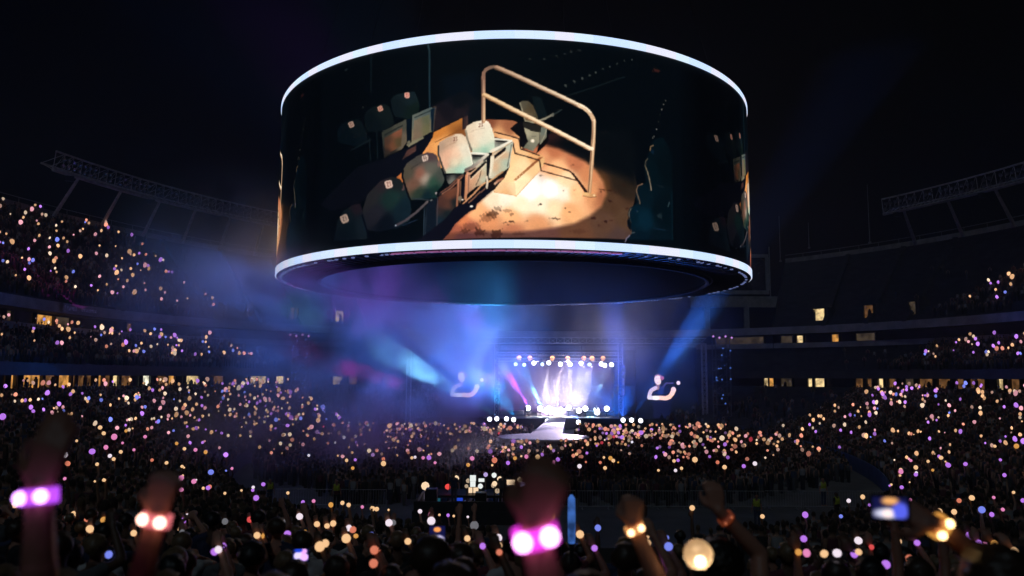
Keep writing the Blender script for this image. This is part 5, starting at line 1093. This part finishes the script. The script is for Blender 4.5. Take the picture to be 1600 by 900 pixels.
def band(p, axis, kind, label, r=.034, tilt=0, gap=.019, led=.0125):
    """Light-up wristband: a translucent strap round the wrist and two bright lamps on its outer side."""
    t = thing('wristband', label, 'wristband light', p, 'light-up wristbands on the raised arms in front'); t.rotation_euler = axis.to_track_quat('Z', 'Y').to_euler()
    t.rotation_mode = 'QUATERNION'; t.rotation_quaternion = axis.to_track_quat('Z', 'Y')
    mb = MB(); n = 24; prof = ((r, -.0145), (r+.003, -.0155), (r+.0035, .0155), (r, .0145))
    for i in range(n):
        a = 2*math.pi*i/n
        for q, z in prof: mb.v.append((q*math.cos(a), q*math.sin(a), z))
    for i in range(n):
        for j in range(4): mb.f.append((i*4+j, ((i+1) % n)*4+j, ((i+1) % n)*4+(j+1) % 4, i*4+(j+1) % 4))
    mb.build('strap', GW[kind][0], t, True)
    q = t.rotation_quaternion.inverted(); face = q @ Vector((math.sin(tilt), -1, 0)); face.z = 0; face.normalize(); sd = Vector((-face.y, face.x, 0))
    for u in (-1, 1):
        mb = MB(); mb.lathe([(.1, -.8), (.6, -.7), (1, -.2), (1, .2), (.6, .7), (.1, .8)], 12); mb.v = [(x*led, y*led, z*led*1.25) for x, y, z in mb.v]
        a = u*gap/r; d = face*math.cos(a)+sd*math.sin(a); mb.build('led', GW[kind][1], t, True, d*(r+.005))
    return t
w, ax, s = fg_person((-.978, 1.7, 7.764), (-.10, -.10, -.50), (.10, .15, 1), (0, 1, -.2), .26, 'person at the far left raising an open hand with a violet wristband', M_SKIN[1])
band(w-ax*.012, ax, 'violet', 'violet glowing wristband on the raised arm at the far left', .033*s)
w, ax, s = fg_person((-.86, 2.0, 7.663), (-.20, -.08, -.46), (.10, .12, 1), (0, 1, 0), 1.35, 'person left of the middle raising a fist with a rose and amber wristband', M_SKIN[0])
band(w-ax*.01, ax, 'rose', 'rose and cream glowing wristband under the raised fist on the left', .033*s)
w, ax, s = fg_person((.036, 1.35, 7.751), (-.03, -.06, -.51), (.22, .10, 1), (.2, 1, 0), 1.0, 'person in the centre raising a large dark fist with a magenta wristband', M_SKIN[1])
band(w-ax*.008, ax, 'magenta', 'magenta glowing wristband on the thick raised arm at the centre', .034*s, 0, .020, .0135)
w, ax, s = fg_person((.454, 3.1, 7.447), (.0, -.10, -.50), (0, .15, 1), (0, 1, 0), 1.35, 'person right of the centre raising a fist above a cream coloured wristband', M_SKIN[0])
band(w-ax*.01, ax, 'amber', 'cream glowing wristband below the small raised fist right of the centre', .033*s)
w, ax, s = fg_person((1.0, 4.0, 7.36), (.16, -.10, -.49), (-.2, .15, 1), (0, 1, 0), .7, 'person beside the glass globe raising a slim bare arm', M_SKIN[0])
band(w-ax*.05, ax, 'ember', 'faint red wristband on the slim raised arm beside the glass globe', .034*s, 0, .019, .006)
w, ax, s = fg_person((1.28, 2.5, 7.562), (.30, -.10, -.40), (-.75, .35, .35), (-.3, 1, -.3), .75, 'person on the right holding up a phone sideways with a gold lit wristband', M_SKIN[1])
band(w-ax*.008, ax, 'gold', 'gold glowing wristband on the forearm holding the phone at right', .033*s)
# the arms are lit by the LEDs, the glowing straps and the added fill sun

def phone(p, w, h, rz, label, ops):
    t = thing('smartphone', label, 'phone', p, 'phones held up by the crowd'); t.rotation_euler = (rad(6), 0, rz)
    mb = MB(); mb.box((0, .004, 0), (w+.008, .009, h+.008)); mb.build('case', M_BLACK, t)
    st = .004; nx, ny = int(w/st)+1, int(h/st)+1; im = np.clip(paint_screen(ops, 0, w, 0, h, st, (16, 18, 60)), 0, 255)/255
    im = np.where(im > .04045, ((im+.055)/1.055)**2.4, im/12.92); ny, nx = im.shape[:2]; gx, gz = np.meshgrid((np.arange(nx)+.5)*st, (np.arange(ny)+.5)*st)
    V = np.stack([gx-w/2, gx*0-.002, gz-h/2], -1).reshape(-1, 3); I = np.arange(nx*ny).reshape(ny, nx); F = np.stack([I[:-1, :-1], I[:-1, 1:], I[1:, 1:], I[1:, :-1]], -1).reshape(-1, 4)
    big_mesh('display', V, F, M_PHONE, im.reshape(-1, 3).astype(np.float32), t); return t
M_PHONE = glow('phone_picture', (0, 0, 0), 1.3, (.01, .01, .012), False, 'Col')
phone((-.545, 6.0, 6.83), .115, .20, 0, 'phone held upright left of the centre with a bright violet picture', [('E', (.058, .098), (.055, .034), (225, 215, 255), .012, 1.), ('E', (.058, .055), (.05, .025), (140, 80, 190), .02, 1.), ('E', (.058, .172), (.026, .018), (240, 150, 80), .008, 1.), ('E', (.05, .02), (.03, .02), (190, 190, 170), .01, 1.), ('E', (.088, .018), (.018, .016), (250, 190, 110), .008, 1.)])
phone((-1.632, 6.4, 6.63), .125, .10, rad(8), 'phone held sideways at lower left with a lilac picture', [('E', (.05, .045), (.04, .035), (215, 200, 255), .015, 1.), ('E', (.09, .035), (.03, .03), (225, 175, 250), .012, 1.), ('E', (.085, .08), (.025, .022), (225, 160, 230), .01, 1.), ('E', (.045, .088), (.03, .016), (30, 60, 190), .01, 1.)])
phone((1.075, 2.35, 7.634), .098, .062, rad(-12), 'phone held sideways in the raised hand on the right', [('E', (.045, .016), (.042, .014), (205, 205, 225), .012, 1.), ('E', (.075, .024), (.022, .024), (80, 90, 215), .012, 1.), ('E', (.048, .052), (.022, .011), (225, 160, 95), .008, 1.), ('E', (.042, .016), (.014, .012), (250, 225, 220), .008, 1.)])
gl = thing('blue_light_stick', 'tall blue glowing stick held up beside the magenta wristband', 'light stick', (.50, 7.0, 6.60))
mb = MB(); mb.lathe([(.012, 0), (.030, .01), (.034, .2), (.030, .38), (.010, .41)], 12); mb.build('tube', glow('stick_blue', (.10, .30, 1), .34, (.1, .1, .2), True, None, 9), gl, True)
mb = MB(); mb.lathe([(.018, -.16), (.02, -.02), (.028, .01)], 10); mb.build('handle', M_BLACK, gl)

# glass globe light stick
gb = thing('globe_light_stick', 'clear glass globe with a warm lamp inside, held up near the bottom edge', 'light stick', (.671, 3.0, 7.367))
M_GLASS = bpy.data.materials.new('globe_glass'); M_GLASS.use_nodes = True; b = M_GLASS.node_tree.nodes['Principled BSDF']
n_, l_ = M_GLASS.node_tree.nodes, M_GLASS.node_tree.links; tr_ = n_.new('ShaderNodeBsdfTranslucent'); tp = n_.new('ShaderNodeBsdfTransparent'); mx = n_.new('ShaderNodeMixShader'); m2 = n_.new('ShaderNodeMixShader')
no = n_.new('ShaderNodeTexNoise'); no.inputs['Scale'].default_value = 16; tr_.inputs['Color'].default_value = (.95, .85, .72, 1); mr = n_.new('ShaderNodeMapRange'); mr.inputs[3].default_value = .35; mr.inputs[4].default_value = .75
tc = n_.new('ShaderNodeTexCoord'); l_.new(tc.outputs['Object'], no.inputs['Vector']); l_.new(no.outputs['Fac'], mr.inputs[0]); l_.new(mr.outputs[0], mx.inputs[0]); l_.new(tp.outputs[0], mx.inputs[1]); l_.new(tr_.outputs[0], mx.inputs[2])
gs = n_.new('ShaderNodeBsdfGlossy'); gs.inputs['Roughness'].default_value = .1; m2.inputs[0].default_value = .06; l_.new(mx.outputs[0], m2.inputs[1]); l_.new(gs.outputs[0], m2.inputs[2]); l_.new(m2.outputs[0], n_['Material Output'].inputs['Surface'])
def sphere(r, n=24, m=14, z0=0): return [(max(.0005, r*math.sin(math.pi*i/m)), z0-r*math.cos(math.pi*i/m)) for i in range(m+1)]
mb = MB(); mb.lathe(sphere(.053), 28); mb.build('globe', M_GLASS, gb, True)
mb = MB(); mb.lathe(sphere(.019, z0=-.024), 20); mb.build('bulb', glow('globe_bulb', (1, .66, .36), 16, (.5, .4, .3)), gb, True, (.006, -.004, 0))
mb = MB(); mb.lathe([(.016, -.19), (.020, -.16), (.020, -.07), (.030, -.055), (.032, -.046)], 16); mb.build('handle', surf('grey_plastic', (.10, .10, .10), .4, .1, 8), gb)
B = skeleton(down(-1), (.20, .20, 1.84)); me5 = person_meshes(B, .012, .6); fl = row_floor(.5, 2.8)
sh = Vector((.175, -.005, 1.41)); w5 = ik(sh, (.20, .20, 1.84), .285, .262, (.9, .35, -.5))[1]
s5 = (7.367-.16-fl-.05)/w5.z
place(me5, (.671-w5.x*s5, 3.0-w5.y*s5-.03, fl), 'person near the bottom edge holding up a round glass light stick', None, 0, s5, rr)
# ------------------------------------------------------------------ the far crowd: one mass of simple figures and the lights they hold
def figure(up):
    V = []; F = []; cols = []
    prof = [(0, .13, .10, 1), (.5, .15, .11, 1), (.95, .17, .12, 1), (1.0, .17, .12, 0), (1.38, .22, .12, 0), (1.45, .07, .07, 2), (1.53, .06, .06, 2), (1.60, .09, .10, 3), (1.70, .085, .095, 3), (1.76, .03, .04, 3)]
    for z, a, b, c in prof:
        for j in range(6): t = 2*math.pi*j/6; V.append((a*math.cos(t), b*math.sin(t), z)); cols.append(c)
    for i in range(len(prof)-1):
        for j in range(6): F.append((i*6+j, i*6+(j+1) % 6, (i+1)*6+(j+1) % 6, (i+1)*6+j))
    k = len(prof)*6-6; F.append((k, k+1, k+2, k+3)); F.append((k, k+3, k+4, k+5))
    def limb(pts, r):
        k0 = len(V)
        for i, p in enumerate(pts):
            for j in range(4): t = math.pi/4+math.pi/2*j; V.append((p[0]+r[i]*math.cos(t), p[1]+r[i]*math.sin(t), p[2])); cols.append(0 if i == 0 else 2)
        for i in range(len(pts)-1):
            for j in range(4): F.append((k0+i*4+j, k0+i*4+(j+1) % 4, k0+i*4+4+(j+1) % 4, k0+i*4+4+j))
        m = k0+len(pts)*4-4; F.append((m, m+1, m+2, m+3))
    limb([(-.24, 0, .80), (-.27, -.01, 1.12), (-.22, 0, 1.40)], (.04, .05, .06))
    if up: limb([(.22, 0, 1.38), (.30, .06, 1.66), (.24, .10, 1.98), (.24, .12, 2.08)], (.055, .042, .032, .04))
    else: limb([(.24, 0, .80), (.27, -.01, 1.12), (.22, 0, 1.40)], (.04, .05, .06))
    return np.array(V, np.float32), np.array(F, np.int32), np.array(cols)
SHIRTC = np.array([(.02, .02, .02), (.03, .03, .05), (.09, .09, .10), (.30, .30, .31), (.12, .03, .05), (.04, .06, .12)]); SKINC = np.array([(.42, .25, .18), (.25, .14, .09), (.10, .06, .04)]); HAIRC = np.array([(.012, .01, .01), (.03, .02, .015), (.10, .07, .04)])
def mass(name, P, up, label, facing=0):
    Vs = []; Fs = []; Cs = []; k = 0
    for flag in (False, True):
        sel = np.where(up == flag)[0]
        if not len(sel): continue
        V, F, c = figure(flag); n = len(sel); s = RNG.uniform(.9, 1.06, n); a = facing+RNG.normal(0, .25, n)
        x = V[None, :, 0]*np.cos(a)[:, None]-V[None, :, 1]*np.sin(a)[:, None]; y = V[None, :, 0]*np.sin(a)[:, None]+V[None, :, 1]*np.cos(a)[:, None]
        W = np.stack([x, y, np.repeat(V[None, :, 2], n, 0)], -1)*np.where(flag, 1, s)[:, None, None] if not flag else np.stack([x, y, np.repeat(V[None, :, 2], n, 0)], -1)
        W = W+P[sel][:, None, :]
        pal = np.stack([SHIRTC[RNG.integers(0, 6, n)], SHIRTC[RNG.integers(0, 3, n)], SKINC[RNG.integers(0, 3, n)], HAIRC[RNG.integers(0, 3, n)]], 1)
        Cs.append(pal[:, c].reshape(-1, 3)); Vs.append(W.reshape(-1, 3)); Fs.append((F[None]+np.arange(n)[:, None, None]*len(V)).reshape(-1, 4)+k); k += n*len(V)
    o = big_mesh(name, np.concatenate(Vs), np.concatenate(Fs), surf('crowd_cloth', (.1, .1, .1), .85, .2, 3, 0, 0, 'Col'), np.concatenate(Cs).astype(np.float32))
    return tag(o, label, 'crowd', None, 'stuff')
LCOL = {'warm': (1, .54, .27), 'pale': (1, .74, .52), 'salmon': (1, .36, .24), 'rose': (.95, .42, .50), 'violet': (.60, .24, 1), 'blue': (.22, .28, 1), 'white': (.9, .85, 1), 'red': (1, .08, .12), 'dim': (.45, .26, .2), 'dimv': (.3, .16, .4)}
PAL = {'left': (['warm', 'pale', 'salmon', 'rose', 'violet', 'blue', 'dim'], [36, 12, 8, 15, 17, 6, 6]), 'right': (['warm', 'pale', 'salmon', 'rose', 'violet', 'blue', 'dim'], [32, 10, 6, 15, 26, 5, 6]),
       'floor': (['warm', 'pale', 'salmon', 'rose', 'violet', 'white', 'red', 'dim', 'dimv'], [34, 9, 22, 12, 7, 2, 1, 9, 4])}
seats = []; lights = []
def seat(p, up, pal=None, bright=1): 
    seats.append((p.x, p.y, p.z, up))
    if up and pal: lights.append((p.x, p.y, p.z, pal, bright))
def fill(f, rows, p0, p1, dp, t0, t1, occ, lit, pal, rows_total):
    """Spectators along the rows of a tier; lit(phi, t) is the share of them holding up a light."""
    for r in range(rows_total):
        t = (r+.45)/rows_total
        if not t0 <= t <= t1: continue
        phi = p0
        while phi < p1:
            phi += dp*random.uniform(.8, 1.25); p = f(phi, t); p.z = f(phi, r/rows_total).z
            if p.y < 14.5 or abs(p.x) > .72*p.y+2: continue
            if random.random() > occ(phi, t): continue
            seat(p, random.random() < lit(phi, t)*(.35+1.5*max(0, .5+1.1*noise.noise(Vector((phi*.22, t*5, 3+len(pal)))))), pal)
# left lower tier, right lower tier (with the near curve), club tiers, upper tiers
fill(lower, 34, 180, 352, .62, .0, .86, lambda p, t: .62 if p > 228+14*(1-t) else .22, lambda p, t: (.15 if p > 233+15*(1-t) else .0) if p < 303 else .07, 'left', 34)
fill(lower, 34, 8, 150, .62, .0, .86, lambda p, t: .62 if p < 99+19*t else .06, lambda p, t: (.17 if p < 94+19*t else .0) if p > 44 else .08, 'right', 34)
fill(club, 11, 232, 290, .5, .05, .97, lambda p, t: .6 if p > 236 else .1, lambda p, t: .17 if p > 238 else 0, 'left', 11)
fill(club, 11, 75, 128, .5, .05, .97, lambda p, t: .6 if p < 115 else .04, lambda p, t: .14 if p < 113.5-3*t else 0, 'right', 11)
fill(upper, 27, 230, 288, .45, .03, .96, lambda p, t: .55 if p > 235+8.5*t else .03, lambda p, t: .165 if p > 236+8.5*t else 0, 'left', 27)
fill(upper, 27, 76, 122, .45, .03, .55, lambda p, t: .5 if p < 116-22*t else .02, lambda p, t: .15 if p < 114.5-21*t else 0, 'right', 27)
# floor crowd
A0, B0 = Vector((SX-.2, 126.7)), Vector((3.5, 88.2))
def on_stage(x, y):
    if (x-3.2)**2+(y-85.2)**2 < 5.3**2: return True
    k = (y-B0.y)/(A0.y-B0.y)
    return (0 <= k <= 1 and abs(x-(B0.x+(A0.x-B0.x)*k)) < 3.0) or (y > 122.5 and -8 < x < 23)
n = 0
while n < 3700:
    x, y = random.uniform(-29, 36), random.uniform(51.4, 113)
    c = CYC-y
    if ((x-3)/27.5)**2+(c/(60 if c > 0 else 48))**2 > 1 or on_stage(x, y): continue
    if x < -10.5 and y < 52+(-10.5-x)*1.25: continue              # open floor on the left
    if -6.4 < x < 1.8 and y < 54.5: continue
    if y > 113: continue
    if x > 13 and y < 52+(x-13)*.9: continue
    n += 1
    cen = math.exp(-((x-9)/15)**2); dep = min(1, max(0, (y-50)/26)); clump = .45+1.1*(.5+noise.noise(Vector((x*.16, y*.10, 2))))
    pl = (.07+.25*cen*dep) if x > -8 else .05+.09*dep
    if y > 106: pl = 0
    seat(Vector((x, y, 0)), random.random() < pl*clump, 'floor', 1)
S_ = np.array([s[:3] for s in seats]); UP = np.array([s[3] for s in seats])
mass('crowd', S_, UP, 'dark mass of distant spectators filling the floor and the tiers')
# their lights: 40 nearest-looking ones stand alone, the rest are one mass
L = [(Vector((x+.24, y+.10, z+2.06)), pal) for x, y, z, pal, b in lights]
L.sort(key=lambda q: (q[0]-EYE).length)
single = max(0, 300-NL[0]); picks = L[:single]; rest = L[single:]
def size(d): return d*min(4.0, RNG.gamma(9, .24)+.3)/1259
GM = {}
KIND = {'warm': 'warm', 'pale': 'white', 'salmon': 'salmon', 'rose': 'pink', 'violet': 'purple', 'blue': 'blue', 'white': 'white', 'red': 'red', 'dim': 'amber', 'dimv': 'purple'}
for p, pal in picks:
    c = random.choices(*PAL[pal])[0]; d = (p-EYE).length
    side = 'over the right hand lower terrace' if p.x > 12 else 'over the left hand lower terrace' if p.x < -12 else 'over the floor crowd behind the barriers'
    wrist_light(p-Vector((0, .1, 0)), KIND[c], size(d)*1.08, side, 'wristband lights '+side)
def orb():
    prof = ((.0, -.95), (.70, -.62), (1, 0), (.70, .62), (.0, .95)); V = []; F = []
    for r, z in prof:
        for j in range(8): V.append((max(r, .05)*math.cos(math.pi*j/4), max(r, .05)*math.sin(math.pi*j/4), z))
    for i in range(4):
        for j in range(8): F.append((i*8+j, i*8+(j+1) % 8, i*8+8+(j+1) % 8, i*8+8+j))
    return np.array(V, np.float32), np.array(F, np.int32)
V0, F0 = orb(); V = []; F = []; Cc = []
for i, (p, pal) in enumerate(rest):
    c = random.choices(*PAL[pal])[0]; r = size((p-EYE).length); s = np.array((r*RNG.uniform(.8, 1.05), r*.6, r*RNG.uniform(.88, 1.12)))
    v = V0*s; a = RNG.uniform(-.5, .5)
    if abs(p.x) > 28:                       # far to the sides the cat-eye lens blur is built into the orb shape
        v[:, 0] = np.where(v[:, 0]*np.sign(p.x) > .35*r, .35*r*np.sign(p.x)+(v[:, 0]-.35*r*np.sign(p.x))*.25, v[:, 0])
    v = np.stack([v[:, 0]*math.cos(a)-v[:, 2]*math.sin(a), v[:, 1], v[:, 0]*math.sin(a)+v[:, 2]*math.cos(a)], -1)
    V.append(v+np.array(p)-np.array((0, .1, 0))); F.append(F0+i*len(V0)); k = RNG.uniform(.55, 1.45) if pal != 'floor' else RNG.uniform(.25, 1.1)
    Cc.append(np.tile(np.array(LCOL[c])*k, (len(V0), 1)))
o = big_mesh('wristband_lights', np.concatenate(V), np.concatenate(F), glow('far_wrist_light', (0, 0, 0), 1.0, (.2, .2, .2), False, 'Col'), np.concatenate(Cc).astype(np.float32), None, True)
tag(o, 'hundreds of small glowing wristband lights scattered over the distant crowd', 'wristband lights', None, 'stuff')
print('people', len(seats), 'lights', len(L), 'individual persons', npers, 'individual lights', NL[0])

# ------------------------------------------------------------------ smoke and haze
def smoke(name, c, r, density, scale, lo, hi, label, seed, col=(.9, .92, 1)):
    """A drifting cloud: an ellipsoid whose density breaks up with noise and thins to nothing at its edge."""
    m = bpy.data.materials.new(name); m.use_nodes = True; n, l = m.node_tree.nodes, m.node_tree.links; n.clear()
    out = n.new('ShaderNodeOutputMaterial'); pv = n.new('ShaderNodeVolumePrincipled'); pv.inputs['Color'].default_value = (*col, 1); pv.inputs['Anisotropy'].default_value = .2
    tc = n.new('ShaderNodeTexCoord'); ln = n.new('ShaderNodeVectorMath'); ln.operation = 'LENGTH'; l.new(tc.outputs['Object'], ln.inputs[0])
    ed = n.new('ShaderNodeMapRange'); ed.interpolation_type = 'SMOOTHSTEP'; ed.inputs[1].default_value = 1.0; ed.inputs[2].default_value = .25; ed.inputs[3].default_value = 0; ed.inputs[4].default_value = 1; l.new(ln.outputs['Value'], ed.inputs[0])
    ge = n.new('ShaderNodeNewGeometry'); no = n.new('ShaderNodeTexNoise'); no.noise_dimensions = '4D'; no.inputs['W'].default_value = seed; no.inputs['Scale'].default_value = scale; no.inputs['Detail'].default_value = 4; no.inputs['Distortion'].default_value = .6
    l.new(ge.outputs['Position'], no.inputs['Vector'])
    ra = n.new('ShaderNodeMapRange'); ra.interpolation_type = 'SMOOTHSTEP'; ra.inputs[1].default_value = lo; ra.inputs[2].default_value = hi; l.new(no.outputs['Fac'], ra.inputs[0])
    mu = n.new('ShaderNodeMath'); mu.operation = 'MULTIPLY'; l.new(ed.outputs[0], mu.inputs[0]); l.new(ra.outputs[0], mu.inputs[1])
    m2 = n.new('ShaderNodeMath'); m2.operation = 'MULTIPLY'; l.new(mu.outputs[0], m2.inputs[0]); m2.inputs[1].default_value = density
    l.new(m2.outputs[0], pv.inputs['Density']); l.new(pv.outputs['Volume'], out.inputs['Volume'])
    m.cycles.volume_step_rate = .6
    mb = MB(); mb.lathe(sphere(1, m=12), 20); o = mb.build(name, m, None, True, c); o.scale = r
    return tag(o, label, 'smoke', None, 'stuff')
smoke('stage_smoke', (7.5, 131, 5), (14, 9, 10), .050, .18, .34, .64, 'lit smoke hanging over the stage', 1.0)
smoke('smoke_plume', (-14, 112, 11), (19, 13, 12), .19, .16, .46, .60, 'blue and violet smoke rising left of the stage', 3.3)
smoke('smoke_plume', (-15, 55, 13.2), (16, 13, 8), .13, .18, .46, .60, 'thin smoke drifting under the left edge of the ring', 7.1)
smoke('smoke_plume', (-15, 68, 2.8), (19, 17, 7), .11, .16, .44, .60, 'low smoke lying over the left side of the floor', 9.4)
smoke('smoke_plume', (0, 63, 13), (17, 15, 7), .030, .10, .34, .66, 'faint blue smoke inside the hollow of the ring', 6.6)
smoke('smoke_bank', (-15, 105, 15), (23, 24, 17), .12, .14, .49, .60, 'broad bank of blue lit smoke between the ring and the stage', 5.2)
smoke('smoke_plume', (-34, 98, 21), (19, 20, 15), .035, .11, .42, .62, 'thin blue smoke in front of the left upper terrace', 8.8)
smoke('smoke_bank', (20, 115, 13), (15, 12, 15), .055, .10, .40, .62, 'dark blue bank of smoke right of the stage', 2.2)
hz = bpy.data.materials.new('haze_air'); hz.use_nodes = True; n = hz.node_tree.nodes; n.clear(); out = n.new('ShaderNodeOutputMaterial'); pv = n.new('ShaderNodeVolumePrincipled')
pv.inputs['Color'].default_value = (.85, .9, 1, 1); pv.inputs['Density'].default_value = HAZE = .0008; pv.inputs['Anisotropy'].default_value = .1
hz.node_tree.links.new(pv.outputs['Volume'], out.inputs['Volume'])
mb = MB(); mb.box((0, 92, 25.5), (250, 256, 53)); tag(mb.build('haze', hz), 'thin even haze filling the whole stadium', 'haze', None, 'stuff')
